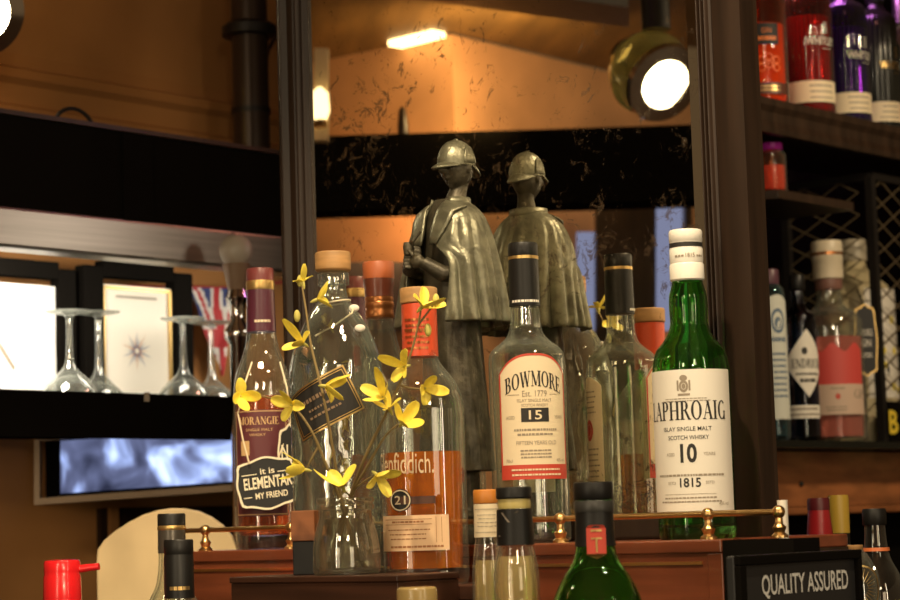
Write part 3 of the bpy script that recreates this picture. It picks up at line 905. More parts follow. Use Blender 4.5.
# brass gallery rails
ZR = at_d(600, 517.5, .125).z
def rail(px0, px1, posts, label):
    s0 = (at_d(px0, 520, .125) - O).dot(T); s1 = (at_d(px1, 520, .125) - O).dot(T)
    t = thing('gallery_rail', label, 'rail', sd(s0, .125, ZS), YAW, 'brass gallery rails')
    MB().tube([(0, 0, ZR - ZS), ((s1 - s0) / 2, 0, ZR - ZS), (s1 - s0, 0, ZR - ZS)], .0027, 12).build('rod', m_brass, t, smooth=True)
    for p in posts:
        sp = (at_d(p, 520, .125) - O).dot(T) - s0; h = ZR - ZS
        m = MB(); m.lathe([(.0075, 0), (.0075, .002), (.0045, .0045), (.0062, .009), (.0035, .012), (.0032, h - .005)], 20, c=(sp, 0, 0))
        m.sphere((sp, 0, h), .0058, 16, 10)
        m.build('post', m_brass, t, smooth=True)
rail(182, 296, (205, 291), 'brass gallery rail left of the flower jar, in front of the purple labelled bottle')
rail(402, 782, (408, 560, 708, 779), 'long brass gallery rail running below the bottles right of the flower jar')

# ------------------------------------------------------------------ bottles on the mirror counter
def lab(b, x0, x1):               # picture columns to metres round the body
    return (x0 - b.px) * b.k, (x1 - b.px) * b.k
# --- clear bottle, cream arched label, 15
p = at_d(533, 545, .078)
b = Bottle('whisky_bottle', 'clear bottle with black capsule and arched cream label numbered 15, in front of the statuette', 'bottle', 533, p, ZS)
b.shell([(36, 546), (38.4, 542), (38.7, 530), (38.7, 366), (38, 356), (33, 348), (24, 341), (18, 334), (15.5, 325), (14.6, 312), (14.2, 304), (14.2, 250)], m_clear2, wall=.003, base=.012)
b.turn('capsule', m_blackp, [(15.2, 306), (15, 300), (14.6, 262), (14.6, 261), (14.2, 259), (14.2, 256), (14.6, 255), (14.6, 244.5), (13.6, 243)], off=.0006)
b.turn('gold_ring', m_gold, [(14.9, 259.5), (14.9, 256.5)], off=.0006)
ik = Ink(); ik.lines(-.016, .014, b.z(304), b.z(300), 1, 3, .6)
ik.wrap('capsule_lettering', m_white, b.root, 15.2 * b.k, .1, .0009)
rad = 38.7 * b.k; yw = R(8)
Wl = .0365
pl = patch('paper_label', m_cream, b.root, rad, -Wl, Wl, b.z(480), b.z(356), yw, top=lambda u: .0195 * abs(u) ** 2.6, nz=2)
ik = Ink()
def arch(w, z, t, side=True):
    n = 24
    for i in range(n):
        u0 = -1 + 2 * i / n; u1 = -1 + 2 * (i + 1) / n
        ik.poly([(u0 * w, z - .0195 * abs(u0) ** 2.6 - t), (u1 * w, z - .0195 * abs(u1) ** 2.6 - t), (u1 * w, z - .0195 * abs(u1) ** 2.6), (u0 * w, z - .0195 * abs(u0) ** 2.6)])
zt = b.z(356)
arch(Wl, zt, .0022)
ik.rect(-Wl, b.z(480), -Wl + .0018, zt - .0205).rect(Wl - .0018, b.z(480), Wl, zt - .0205)
ik.rect(-Wl, b.z(480), Wl, b.z(465.5), 8)
ik.wrap('red_border', m_redi, pl, rad, yw, .0007)
ik = Ink()
zc = b.z(392)
bend = lambda x, z: (x, z - 9.0 * x * x)
ik.roman('BOWMORE', 0, b.z(388.5), .058, .0150, bend)
ik.wrap('lettering', m_ink, pl, rad, yw, .0008)
ik = Ink(); ik.text('Est. 1779', 0, b.z(398.5), .024, .0058).rect(-.027, b.z(396.7), -.015, b.z(396.2)).rect(.015, b.z(396.7), .027, b.z(396.2))
ik.text('ISLAY SINGLE MALT', 0, b.z(403.8), .034, .0030).text('SCOTCH WHISKY', 0, b.z(408.6), .026, .0030)
ik.text('AGED', -.0245, b.z(420.5), .009, .0032).text('YEARS', .0250, b.z(420.5), .010, .0032)
ik.lines(-.022, .022, b.z(438), b.z(429), 2, 4)
ik.text('FIFTEEN YEARS OLD', .001, b.z(446), .040, .0038)
ik.lines(-.018, .018, b.z(460), b.z(450), 3, 5)
ik.text('70cl', -.027, b.z(463), .007, .003).text('43% vol', .026, b.z(463), .010, .003)
ik.wrap('small_print', m_grey, pl, rad, yw, .0008)
ik = Ink(); ik.rect(-.0135, b.z(423.5), .0135, b.z(409.8), 6)
ik.wrap('number_panel', m_ink, pl, rad, yw, .0008)
ik = Ink(); ik.text('15', .0, b.z(421.3), .0125, .0088, .012)
ik.wrap('number', m_cream, pl, rad, yw, .0011)
ik = Ink(); ik.lines(-.026, .026, b.z(478), b.z(468), 2, 8, .35)
ik.wrap('band_print', m_cream, pl, rad, yw, .0011)
pb = patch('rear_label', m_cream, b.root, rad, -.022, .022, b.z(492), b.z(372), R(172), top=lambda u: .010 * u * u)
ik = Ink(); ik.disc(0, b.z(428), .008, .011, inner=.6).disc(0, b.z(428), .004, .006)
ik.wrap('red_emblem', m_redi, pb, rad, R(172), .0007)
ik = Ink(); ik.lines(-.018, .018, b.z(485), b.z(445), 7, 9, .3).lines(-.015, .015, b.z(412), b.z(385), 5, 19, .3)
ik.wrap('small_print', m_grey, pb, rad, R(172), .0007)

# --- green bottle, white label, 10
p = at_d(698, 536, .076)
b = Bottle('whisky_bottle', 'green bottle with white cap and large white label numbered 10, beside the right mirror frame', 'bottle', 698, p, ZS)
b.shell([(37, 539), (38.6, 534), (39, 524), (39, 372), (38, 362), (35, 351), (27, 341), (21, 331), (19, 322), (19.6, 308), (19.2, 297), (17, 288), (15.3, 281), (15, 272), (15, 238)], m_green, wall=.0026, base=.010)
b.turn('cap', mat('white_cap', (.82, .79, .72), .35), [(14.6, 281), (16.2, 279.5), (16.2, 265), (15.2, 263.5), (15.6, 262), (15.6, 249), (15.2, 248.5), (15.2, 241.5), (15.6, 241), (15.6, 231.5), (14.4, 230)], off=.0012)
b.turn('cap_band', m_ink, [(15.5, 247.6), (15.5, 243.2)], off=.0012)
ik = Ink(); ik.text('1815', .002, b.z(258.6), .0085, .0040, .01).lines(-.013, -.004, b.z(258.4), b.z(255.6), 1, 3, .7).lines(.008, .016, b.z(258.4), b.z(255.6), 1, 4, .7)
ik.wrap('cap_lettering', m_grey, b.root, 15.6 * b.k + .0012, .0, .0004)
rad = 39 * b.k; yw = R(-18)
pl = patch('paper_label', m_white, b.root, rad, -.0470, .0500, b.z(511), b.z(371.5), yw)
ik = Ink()
ik.roman('LAPHROAIG', -.0005, b.z(421), .082, .0170)
ik.wrap('lettering', m_ink, pl, rad, yw)
ik = Ink()
ik.text('10', .002, b.z(463.5), .0150, .0175, .03).text('1815', .0025, b.z(487.5), .019, .0085, .02)
ik.text('ISLAY SINGLE MALT', .001, b.z(432), .046, .0038, .006).text('SCOTCH WHISKY', .002, b.z(440.5), .038, .0038, .006)
ik.wrap('numerals', m_ink, pl, rad, yw)
ik = Ink()
zc = b.z(388)
ik.disc(0, zc, .0042, .0055, inner=.55).disc(0, zc + .0075, .0035, .0028).rect(-.0062, zc - .004, -.0045, zc + .0055).rect(.0045, zc - .004, .0062, zc + .0055).rect(-.0055, zc - .0085, .0055, zc - .0065).disc(0, zc, .0018, .0025)
ik.lines(-.024, .024, b.z(403.5), b.z(399), 2, 2, .4)
ik.text('AGED', -.0155, b.z(456.5), .0085, .0030).text('YEARS', .021, b.z(456.5), .0115, .0030)
ik.lines(-.033, .036, b.z(477.5), b.z(473.5), 1, 4, .5)
ik.text('ESTD', -.0150, b.z(484.5), .0080, .0026).text('ESTD', .0205, b.z(484.5), .0080, .0026)
ik.rect(-.024, b.z(494.4), .026, b.z(494.0), 6).lines(-.030, .032, b.z(503.5), b.z(496), 2, 6, .4)
ik.text('40% vol', .034, b.z(506), .0110, .0034)
ik.wrap('small_print', m_grey, pl, rad, yw)
# --- purple capsule bottle with hanging board
p = at_d(266, 545, .074)
b = Bottle('whisky_bottle', 'red amber bottle with purple capsule and plum label, behind the hanging chalkboard tag', 'bottle', 267, p, ZS)
b.shell([(28, 546), (29.3, 541), (29.7, 530), (29.7, 398), (29, 386), (27, 375), (21.5, 361), (17, 347), (14.8, 334), (14, 322), (13.6, 284)], m_clear, wall=.0028, base=.014)
b.liquid(397, m_ruby)
b.turn('capsule', m_purple, [(14.6, 332), (14, 312), (13.4, 290)], off=.0007)
b.turn('capsule_top', mat('wine_red_foil', (.17, .035, .035), .35), [(13.2, 281), (13.2, 270), (12.2, 268.5)], off=.0007)
b.turn('gold_braid', m_gold, [(13.4, 290), (14, 288), (13.7, 286), (14.1, 284), (13.5, 281)], off=.0007)
ik = Ink(); ik.lines(-.006, .012, b.z(324), b.z(320), 1, 3, .6); ik.wrap('capsule_lettering', m_cream, b.root, 14.2 * b.k, .0, .0012)
rad = 29.7 * b.k; yw = R(0)
pl = patch('paper_label', m_plum, b.root, rad, -.0335, .0305, b.z(516), b.z(411), yw)
ik = Ink()
x0, x1, z0, z1 = -.0325, .0295, b.z(515), b.z(412)
ik.rect(x0, z0, x1, z0 + .0011, 8).rect(x0, z1 - .0009, x1, z1, 8).rect(x0, z0, x0 + .0009, z1).rect(x1 - .0009, z0, x1, z1)
ik.roman('MORANGIE', -.003, b.z(425.5), .046, .0082)
ik.text('SINGLE MALT', -.002, b.z(432), .030, .0028).text('WHISKY', -.004, b.z(437), .018, .0028)
ik.rect(-.024, b.z(456), -.013, b.z(441.5), 2)
ik.wrap('gold_lettering', mat('old_gold_ink', (.55, .36, .17), .5), pl, rad, yw)
# chalkboard tag hung on it
HY = p.y - .046
hc = at_Y(267, 483, HY)
hs = thing('hanging_sign', 'small scalloped chalkboard hanging from the purple capped bottle, lettered elementary', 'sign', hc)
hs.rotation_euler = (0, R(-5.5), R(-12))
hk = mpp(hc)
def scallop(w, h, g=0.0, n=16):
    pts = []
    hw, hh = w / 2 - g, h / 2 - g
    def edge(p0, p1, nrm, amp):
        for i in range(n):
            t = i / n
            bump = amp * (max(0, math.cos((t - .5) * 2 * PI * .55)) ** 2) - amp * .35 * (abs(math.cos(PI * (t - .5) * 2)) if False else 0)
            pts.append((p0[0] + (p1[0] - p0[0]) * t + nrm[0] * bump, p0[1] + (p1[1] - p0[1]) * t + nrm[1] * bump))
    c = .006
    edge((-hw + c, -hh), (hw - c, -hh), (0, -1), .0045)
    pts.append((hw - c * .3, -hh + c * .3))
    edge((hw, -hh + c), (hw, hh - c), (1, 0), .0022)
    pts.append((hw - c * .3, hh - c * .3))
    edge((hw - c, hh), (-hw + c, hh), (0, 1), .0045)
    pts.append((-hw + c * .3, hh - c * .3))
    edge((-hw, hh - c), (-hw, -hh + c), (-1, 0), .0022)
    pts.append((-hw + c * .3, -hh + c * .3))
    return pts
def plaque(root, w, h, th=.003):
    m = MB(); m.prism([(x, th, z) for x, z in scallop(w, h)], (0, -th, 0)); m.build('board', m_slate, root)
    a = scallop(w, h); c = scallop(w, h, .0020); n = len(a); m = MB()
    vs = [(x, -.0006, z) for x, z in a] + [(x, -.0006, z) for x, z in c] + [(x, 0, z) for x, z in a] + [(x, 0, z) for x, z in c]
    fs = []
    for i in range(n):
        j = (i + 1) % n
        fs += [(i, j, n + j, n + i), (i, 2 * n + i, 2 * n + j, j), (n + i, n + j, 3 * n + j, 3 * n + i)]
    m.add(vs, fs); m.build('border', m_chalk, root)
plaque(hs, 60 * hk, 45 * hk)
ik = Ink()
ik.text('it is', .002, .0098, .016, .0062, .012)
ik.text('ELEMENTARY', .0045, -.0050, .060, .0125, .02)
ik.text('MY FRIEND', .004, -.0160, .036, .0066, .015)
ik.rect(-.027, .0102, -.010, .0112).rect(-.027, -.0138, -.018, -.0128).rect(.013, .0102, .026, .0112)
ik.flat('lettering', m_chalk, hs, (0, 0, 0), (1, 0, 0), (0, 0, 1), (0, -.0008, 0))
m = MB()
mi = hs.matrix_basis.inverted()
neck = Vector((p.x, p.y, 0))
for pts in (((249, 463), (243, 440), (238, 414), (244, 386), (252, 362)), ((277, 461), (284, 443), (291, 420), (287, 388), (280, 362))):
    m.tube([mi @ at_Y(x, y, HY + (.0 if i < 3 else .008 if i == 3 else .022)) for i, (x, y) in enumerate(pts)], .0009, 6)
mi2 = m
m.build('string', m_cream, hs, smooth=True)
nc = at_Y(290, 452, HY - .004)
ns = thing('hanging_sign', 'narrow black tag with cream edge, mostly hidden behind the corked clear bottle', 'sign', nc, R(-25))
plaque(ns, 24 * hk, 48 * hk)
Ink().text('N', -.006, -.006, .008, .014, .02).flat('lettering', m_chalk, ns, (0, 0, 0), (1, 0, 0), (0, 0, 1), (0, -.0008, 0))
# --- bottle behind, russet cap
p = at_d(386, 545, .058)
b = Bottle('whisky_bottle', 'clear bottle with russet cap and copper neck band, left of the statuette', 'bottle', 386, p, ZS)
b.shell([(28, 548), (30, 543), (30, 405), (28, 385), (23, 362), (17.5, 342), (14.5, 326), (13, 314), (12.5, 285)], m_clear, wall=.003, base=.012)
b.turn('neck_band', m_copper, [(13.8, 318), (14.2, 317), (14.2, 313), (13.7, 312), (13.7, 308), (14.2, 307), (14.2, 303), (13.6, 302), (14.2, 299), (13.6, 297)], off=.0006)
b.turn('capsule', m_mahcap, [(14, 297), (14, 289), (15, 284), (15, 279)], off=.0006)
b.turn('cap', m_rust, [(15, 279), (15.2, 278), (15.2, 263.5), (14.2, 262)], off=.0008)

# ------------------------------------------------------------------ bottles on the ledge
# --- moulded clear bottle with cork and slanted black label
p = at_d(341, 580, .1905)
b = Bottle('gin_bottle', 'large moulded clear bottle with cork stopper and slanted black label', 'bottle', 340, p, ZL)
b.shell([(41, 583), (43.6, 577), (45.6, 568), (45.6, 382), (45.2, 366), (42, 349), (35.5, 332), (27.5, 317), (19.5, 306), (14.5, 298), (12.8, 288), (13.4, 286), (16, 285), (16, 274), (14, 272), (13, 270)], m_wob, wall=.0032, base=.010)
sh = b.root.children[-1] if b.root.children else [o for o in COL.objects if o.parent == b.root][0]
za, zb_, zc2 = b.z(372), b.z(350), b.z(545)
for v in sh.data.vertices:
    ph = math.atan2(v.co.y, v.co.x); z = v.co.z
    f_ = 1 + .045 * max(0, math.cos(4 * ph + .6)) * math.exp(-((z - za) / .017) ** 2)
    f_ += .012 * math.cos(8 * ph) * smoothstep(b.z(420), b.z(400), z) * 0 + .013 * math.cos(8 * ph) * (1 - smoothstep(b.z(415), b.z(395), z)) * smoothstep(zc2 - .01, zc2, z)
    v.co.x *= f_; v.co.y *= f_
b.turn('stopper', m_cork, [(15.5, 271.5), (17.6, 270), (17.6, 254), (16.6, 252)], off=.0006, bevel=.0008)
rad = 45.6 * b.k
lw, lh, th = .070, .047, R(26)
m = MB(); outs = []
def slant(x, z):
    return (x * math.cos(th) - z * math.sin(th), x * math.sin(th) + z * math.cos(th))
lz = b.z(405); lx = -.012
def quad(x0, x1, z0, z1, n=10):
    for i in range(n):
        for j in range(4):
            a = [(x0 + (x1 - x0) * (i + u) / n, z0 + (z1 - z0) * (j + v) / 4) for u, v in ((0, 0), (1, 0), (1, 1), (0, 1))]
            ik.poly([(lx + slant(*q)[0], lz + slant(*q)[1]) for q in a])
yb = R(0)
ik = Ink(); quad(-lw / 2, lw / 2, -lh / 2, lh / 2)
pl = ik.wrap('slanted_label', m_ink, b.root, rad, yb, .0015)
s_ = pl.modifiers.new('thick', 'SOLIDIFY'); s_.thickness = .0004
ik = Ink(); g_ = .0016
for e0, e1 in ((0, g_), (g_ * 1.8, g_ * 2.3)):
    quad(-lw / 2 + e0, lw / 2 - e0, -lh / 2 + e0, -lh / 2 + e1); quad(-lw / 2 + e0, lw / 2 - e0, lh / 2 - e1, lh / 2 - e0)
    quad(-lw / 2 + e0, -lw / 2 + e1, -lh / 2 + e0, lh / 2 - e0, 1); quad(lw / 2 - e1, lw / 2 - e0, -lh / 2 + e0, lh / 2 - e0, 1)
ik.wrap('gold_border', m_gold, pl, rad, yb, .0021)
ik = Ink(); fn = lambda x, z: (lx + slant(x, z)[0], lz + slant(x, z)[1])
ik.text('DRY GIN', -.004, .004, .036, .0085, .01, fn).text('DISTILLED', -.002, -.006, .030, .004, 0, fn).text('SMALL BATCH', -.002, -.0135, .034, .0035, 0, fn)
ik.v = ik.v[0:0]; ik.f = []
for i, (z, h, w_) in enumerate(((.006, .004, .034), (-.003, .0022, .030), (-.010, .0022, .034))):
    x = -w_ / 2
    rd = random.Random(i + 3)
    while x < w_ / 2:
        l = rd.uniform(.0015, .004)
        k = len(ik.v); ik.v += [fn(x, z), fn(x + l, z), fn(x + l, z + h), fn(x, z + h)]; ik.f.append((k, k + 1, k + 2, k + 3)); x += l + .0012
ik.wrap('faint_print', mat('dull_gold_ink', (.26, .17, .10), .6), pl, rad, yb, .0020)
m = MB(); zs_ = b.z(303); rr = 16.5 * b.k
m.tube([Vector((rr * math.sin(a), -rr * math.cos(a), zs_ + .0025 * math.sin(a))) for a in (2 * PI * i / 24 for i in range(25))], .0008, 6)
st = lambda x, y, dep: at_Y(x, y, p.y - dep) - b.p
m.tube([st(315, 336, .030), st(335, 325, .027), st(352, 313, .018), st(354, 305, .010)], .0009, 6)
m.build('neck_string', m_cream, b.root, smooth=True)
for (x, y) in ((354, 308), (360, 328)):
    q = st(x, y, .012 if y < 315 else .028)
    MB().sphere(q, .0052, 14, 8, (1, .35, .7)).build('wax_seal', m_white, b.root, smooth=True)
# --- half full amber bottle
p = at_d(427, 582, .1865)
b = Bottle('whisky_bottle', 'wide clear bottle half full of amber whisky with wooden cap and red neck seal', 'bottle', 426.5, p, ZL)
PW = 2.7
b.shell([(41, 583.5), (42.6, 578), (42.8, 568), (42.8, 412), (41.6, 401), (37.5, 388), (30, 376), (22, 366), (17.8, 358), (17, 350), (16.6, 308)], m_clear2, wall=.0034, base=.014, p=2.5)
b.liquid(452.5, m_amber)
b.px = 419.5
b.turn('neck_seal', m_redfoil, [(17.6, 357), (17.4, 340), (17.2, 304.5)], off=.0007)
b.turn('cap', m_cork, [(17.4, 304), (18.4, 303), (18.4, 289.5), (17.4, 288)], off=.0006, bevel=.0006)
ik = Ink(); ik.lines(-.012, .012, b.z(352), b.z(318), 6, 14, .4); ik.rect(-.013, b.z(331), .013, b.z(330), 4)
ik.wrap('seal_print', m_copper, b.root, 17.5 * b.k, R(-10), .0011)
b.px = 426.5
rad = 42.8 * b.k; yw = R(-16)
ik = Ink(); ik.text('Glenfiddich.', -.010, b.z(474), .062, .0200)
ik.wrap('brand_lettering', mat('pale_gold_print', (.72, .56, .34), .5), b.root, rad, yw, .0006, p=2.5)
ik = Ink(); ik.rect(-.016, b.z(504), .022, b.z(496.5), 8)
ik.wrap('dark_band', mat('brown_print', (.09, .035, .02), .5), b.root, rad, yw, .0006, p=2.5)
ik = Ink(); ik.disc(-.0105, b.z(500), .0105, .0105)
bd = ik.wrap('round_badge', m_ink, b.root, rad, yw, .0008, p=2.5)
ik = Ink(); ik.disc(-.0105, b.z(500), .0098, .0098, inner=.88).text('21', -.0105, b.z(504), .0105, .0080, .006)
ik.wrap('number', m_cream, bd, rad, yw, .0011, p=2.5)
pl = patch('paper_label', mat('peach_label', (.88, .60, .36), .55), b.root, rad, -.037, .0335, b.z(550), b.z(515), yw, p=2.5)
ik = Ink(); ik.rect(-.030, b.z(524.2), .018, b.z(523.7), 8).rect(-.030, b.z(519.2), .018, b.z(518.7), 8).lines(-.024, .014, b.z(523), b.z(520), 1, 2, .6).lines(-.026, .016, b.z(540.5), b.z(527), 3, 3, .25).lines(-.026, .03, b.z(548), b.z(544), 1, 5, .5)
ik.rect(.0215, b.z(542), .0219, b.z(517)).rect(.0265, b.z(542), .0269, b.z(517))
ik.wrap('small_print', mat('rust_ink', (.40, .16, .06), .6), pl, rad, yw, .0007, p=2.5)
# small wooden block with dark foot beside the jar
wb = at_d(306, 575, .262)
t = thing('wooden_block', 'small upright block, brown wood above and black below, left of the flower jar', 'block', Vector((wb.x, wb.y, ZB)), R(-16))
k = mpp(t.location); zk = lambda y: zof(306, y, wb.y) - ZB
MB().box((0, 0, (zk(541) + zk(510.5)) / 2), (.024, .013, zk(510.5) - zk(541))).build('wood_top', m_plank, t, bevel=.0008)
MB().box((0, .0008, zk(541) / 2), (.0225, .0115, zk(541))).build('black_foot', m_blackp, t, bevel=.0008)

# ------------------------------------------------------------------ jar of forsythia
jp = at_d(347, 574, .2655)
jr = Bottle('glass_jar', 'small clear glass jar of water holding the yellow flowering twigs', 'jar', 347, jp, ZB)
jr.shell([(30, 575.5), (33.4, 572), (34, 564), (33.8, 552), (32.2, 538), (29, 525), (26.3, 514), (26.6, 510.5), (28.8, 509.5), (29, 505), (27.8, 503.5), (29, 501.5), (29, 498.5), (27.8, 497.5)], thin('jar_glass', (.90, .89, .82), (.55, .52, .42), refl=3.5, haze=(.03, .16), haze_col=(.9, .85, .68)), wall=.0022, base=.005)
jr.liquid(561, m_water, 'water')
JB = jr.p
def blossom(root, q, up, size, rd, n=4, cup=1.05):
    up = (up + Vector((rd.uniform(-.7, .7), rd.uniform(-.1, .5), rd.uniform(-.6, .5)))).normalized()
    a = up.cross(Vector((.3, .2, 1)));
    if a.length < .1: a = up.cross(Vector((1, 0, 0)))
    a.normalize(); c = a.cross(up)
    m = MB(); tw = rd.uniform(0, PI)
    for k in range(n):
        an = tw + 2 * PI * k / n + rd.uniform(-.22, .22)
        out = a * math.cos(an) + c * math.sin(an); sdv = up.cross(out)
        L = size * rd.uniform(.85, 1.2); cu = cup * rd.uniform(.35, 1.35)
        rows = []
        for i in range(6):
            t_ = i / 5
            wd = size * .275 * (math.sin(PI * min(1, t_ * .80 + .13)) ** .8)
            ctr = out * (L * (t_ * (1 - .28 * cu * t_))) + up * (L * (cu * .85 * t_ - .45 * t_ * t_ * (1 - cu) + .05))
            rows.append([ctr + sdv * (wd * s) + up * (wd * .45 * s * s) for s in (-1, -.5, 0, .5, 1)])
        kk = len(m.v)
        m.v += [q + v for r in rows for v in r]
        for i in range(5):
            for j in range(4):
                e = kk + i * 5 + j
                m.f.append((e, e + 1, e + 6, e + 5))
    o = m.build('blossom', m_yellow, root, smooth=True)
    o.data.set_sharp_from_angle(angle=R(180))
    s = o.modifiers.new('thick', 'SOLIDIFY'); s.thickness = .0004
    d = o.modifiers.new('subd', 'SUBSURF'); d.levels = 1; d.render_levels = 1
    cal = MB().lathe([(.0006, -.006), (.0016, -.003), (.0019, .001), (.0006, .0035)], 8)
    rot = up.to_track_quat('Z', 'Y').to_matrix()
    cal.v = [q + rot @ v for v in cal.v]
    cal.build('calyx', m_leaf, o, smooth=True)
    return o
rd = random.Random(11)
def twig(label, pts, flowers, buds=(), r0=.0019, branch=()):
    t = thing('flowering_twig', label, 'twig', JB + Vector((0, 0, .006)), group='forsythia twigs in the glass jar')
    base = t.location
    W3 = lambda x, y, Y: at_Y(x, y, Y) - base
    def curve(ps):
        P = [W3(*q) if len(q) == 3 and q[1] > 100 else Vector(q) for q in ps]
        out = []
        for i in range(len(P) - 1):
            p0, p1, p2, p3 = P[max(i - 1, 0)], P[i], P[i + 1], P[min(i + 2, len(P) - 1)]
            for k in range(5):
                u = k / 5
                out.append(.5 * ((2 * p1) + (p2 - p0) * u + (2 * p0 - 5 * p1 + 4 * p2 - p3) * u * u + (3 * p1 - p0 - 3 * p2 + p3) * u ** 3))
        out.append(P[-1]); return out
    MB().tube(curve(pts), r0, 8, r0 * .45).build('stem', m_twig, t, smooth=True)
    for bpts in branch:
        MB().tube(curve(bpts), r0 * .6, 6, r0 * .35).build('side_stem', m_twig, t, smooth=True)
    for x, y, Y, ux, uz, uy, s in flowers:
        blossom(t, W3(x, y, Y), Vector((ux, uy, uz)), s, rd)
    for x, y, Y in buds:
        q = W3(x, y, Y); m = MB().sphere(q, .0032, 10, 8, (1, .8, 1.9)); m.build('bud', m_leaf, t, smooth=True)
    return t
JY = JB.y
S = .0175
twig('tallest forsythia twig, rising left of the corked bottle neck to five yellow flowers', [(.006, -.004, .0), (352, 540, JY - .012), (341, 497, JY - .012), (333, 450, JY - .018), (323, 395, JY - .02), (311, 345, JY + .025), (306, 310, JY + .06), (302, 286, JY + .072)],
     [(303, 283, JY + .072, -.2, 1, -.3, .014), (316, 300, JY + .062, .5, .3, -.7, .020), (304, 344, JY + .022, -.5, .4, -.8, .019), (324, 386, JY - .026, .2, .5, -.8, .021)],
     [(297, 316, JY + .06), (300, 281, JY + .072)])
twig('drooping forsythia twig reaching left over the chalkboard tag', [(.012, .006, 0), (354, 545, JY - .010), (339, 498, JY - .016), (325, 462, JY - .022), (312, 432, JY - .026), (294, 408, JY - .02), (270, 398, JY - .012), (242, 393, JY - .005)],
     [(293, 405, JY - .026, -.1, .5, -.9, .021), (240, 396, JY - .008, -.5, .2, -.8, .021), (306, 470, JY - .024, -.3, .5, -.8, .021)],
     [], branch=[[(318, 447, JY - .024), (312, 458, JY - .024), (307, 468, JY - .022)]])
twig('forsythia twig leaning right across the wooden capped amber bottle', [(-.012, .0, 0), (334, 545, JY - .008), (350, 497, JY - .014), (366, 455, JY - .03), (383, 420, JY - .038), (398, 388, JY - .042), (408, 362, JY - .045), (416, 335, JY - .047), (421, 310, JY - .048)],
     [(421, 308, JY - .050, .0, .7, -.7, .022), (406, 366, JY - .046, -.1, .4, -.9, .021), (424, 388, JY - .044, .4, .1, -.9, .020), (384, 398, JY - .045, -.2, .5, -.8, .021)],
     [(428, 330, JY - .048), (436, 300, JY - .05)], branch=[[(399, 385, JY - .042), (410, 388, JY - .044), (421, 389, JY - .044)], [(418, 325, JY - .047), (428, 312, JY - .049), (436, 301, JY - .05)]])
twig('short forsythia twig crossing the jar rim, with low yellow flowers', [(-.008, -.008, 0), (338, 548, JY - .012), (352, 496, JY - .020), (368, 465, JY - .034), (384, 438, JY - .04), (398, 424, JY - .044)],
     [(402, 424, JY - .046, .4, -.1, -.9, .023), (376, 474, JY - .04, .5, .2, -.8, .021), (343, 488, JY - .032, .0, .6, -.8, .022), (390, 410, JY - .042, .1, .6, -.7, .016)],
     [], branch=[[(356, 488, JY - .026), (366, 480, JY - .034), (375, 475, JY - .038)], [(350, 496, JY - .022), (346, 492, JY - .030)]])

# ------------------------------------------------------------------ bottles on the work counter, in front
def front(name, label, px, py, d, cat='bottle'):
    q = at_d(px, py, d)
    return Bottle(name, label, cat, px, q, ZC)
b = front('whisky_bottle', 'dark green bottle with black cap and small red neck tag, at the bottom centre', 597, 590, .30)
b.shell([(40, 880), (46, 872), (46.5, 620), (45.5, 604), (41, 590), (33, 575), (24.5, 562), (20.5, 550), (19, 538), (18.6, 500)], m_dgreen, wall=.003, base=.01)
b.px = 594
b.turn('neck_sleeve', m_blackp, [(20.3, 546), (19.2, 538), (18.6, 512)], off=.0007)
b.turn('neck_collar', mat('dark_ring', (.03, .03, .028), .4), [(18.8, 512), (19.3, 510), (19.3, 502), (18.4, 500.5)], off=.0008)
b.turn('cap', m_blackp, [(18.4, 500), (19.2, 499), (19.2, 484), (18.2, 482)], off=.0008, bevel=.0006)
ik = Ink(); ik.rect(-.0075, b.z(555), .0075, b.z(528), 3).poly([(-.0075, b.z(528)), (.0075, b.z(528)), (.0055, b.z(525)), (-.0055, b.z(525))]).poly([(-.0075, b.z(555)), (0, b.z(559)), (.0075, b.z(555))])
tgm = ik.wrap('red_tag', m_redi, b.root, 19.4 * b.k, R(0), .0016)
ik = Ink(); ik.rect(-.004, b.z(539), .004, b.z(537.5)).rect(-.0007, b.z(552), .0007, b.z(539)).rect(-.004, b.z(531.5), .004, b.z(529.5))
ik.wrap('tag_print', m_gold, tgm, 19.4 * b.k, R(0), .0019)
b = front('spirit_bottle', 'clear bulb necked bottle with black cap and black foil collar, beside the orange capped one', 517, 590, .31)
b.shell([(44, 880), (47, 870), (47, 660), (43, 640), (32, 625), (25, 613), (23, 602), (23.4, 585), (22, 566), (18.6, 550), (16, 538), (15.2, 500)], m_clear, wall=.0025, base=.01)
b.liquid(556, mat_liq := drink('straw_spirit', (.95, .75, .35), .3), 'spirit')
b.px = 515.5
b.turn('foil_collar', m_blackp, [(18.2, 545), (18, 540), (17.2, 509)], off=.0008)
b.turn('neck_ring', mat('straw_wax', (.55, .45, .16), .35), [(15.4, 508.5), (16, 505), (15.4, 499)], off=.0008)
b.turn('cap', m_blackp, [(16.6, 499), (17.6, 498), (17.6, 489), (16.6, 487)], off=.0006, bevel=.0006)
ik = Ink(); ik.poly([(-.016, b.z(536)), (-.014, b.z(536)), (.003, b.z(511)), (.001, b.z(511))]).poly([(-.012, b.z(512)), (-.010, b.z(512)), (-.004, b.z(522)), (-.006, b.z(522))])
ik.wrap('foil_seam', mat('worn_foil', (.16, .13, .10), .35), b.root, 17.6 * b.k, 0, .0014)
b = front('spirit_bottle', 'clear bottle with orange cap and dotted cream neck label, behind the black capped one', 489, 590, .245)
b.shell([(40, 870), (43, 862), (43, 680), (38, 655), (24, 632), (17.5, 612), (16.5, 595), (16.3, 575), (14, 552), (12, 538), (11.4, 500)], m_clear, wall=.0025, base=.01)
b.liquid(560, mat_liq, 'spirit')
b.turn('neck_label', m_cream, [(12.6, 537), (12.4, 530), (12.2, 504)], off=.0006)
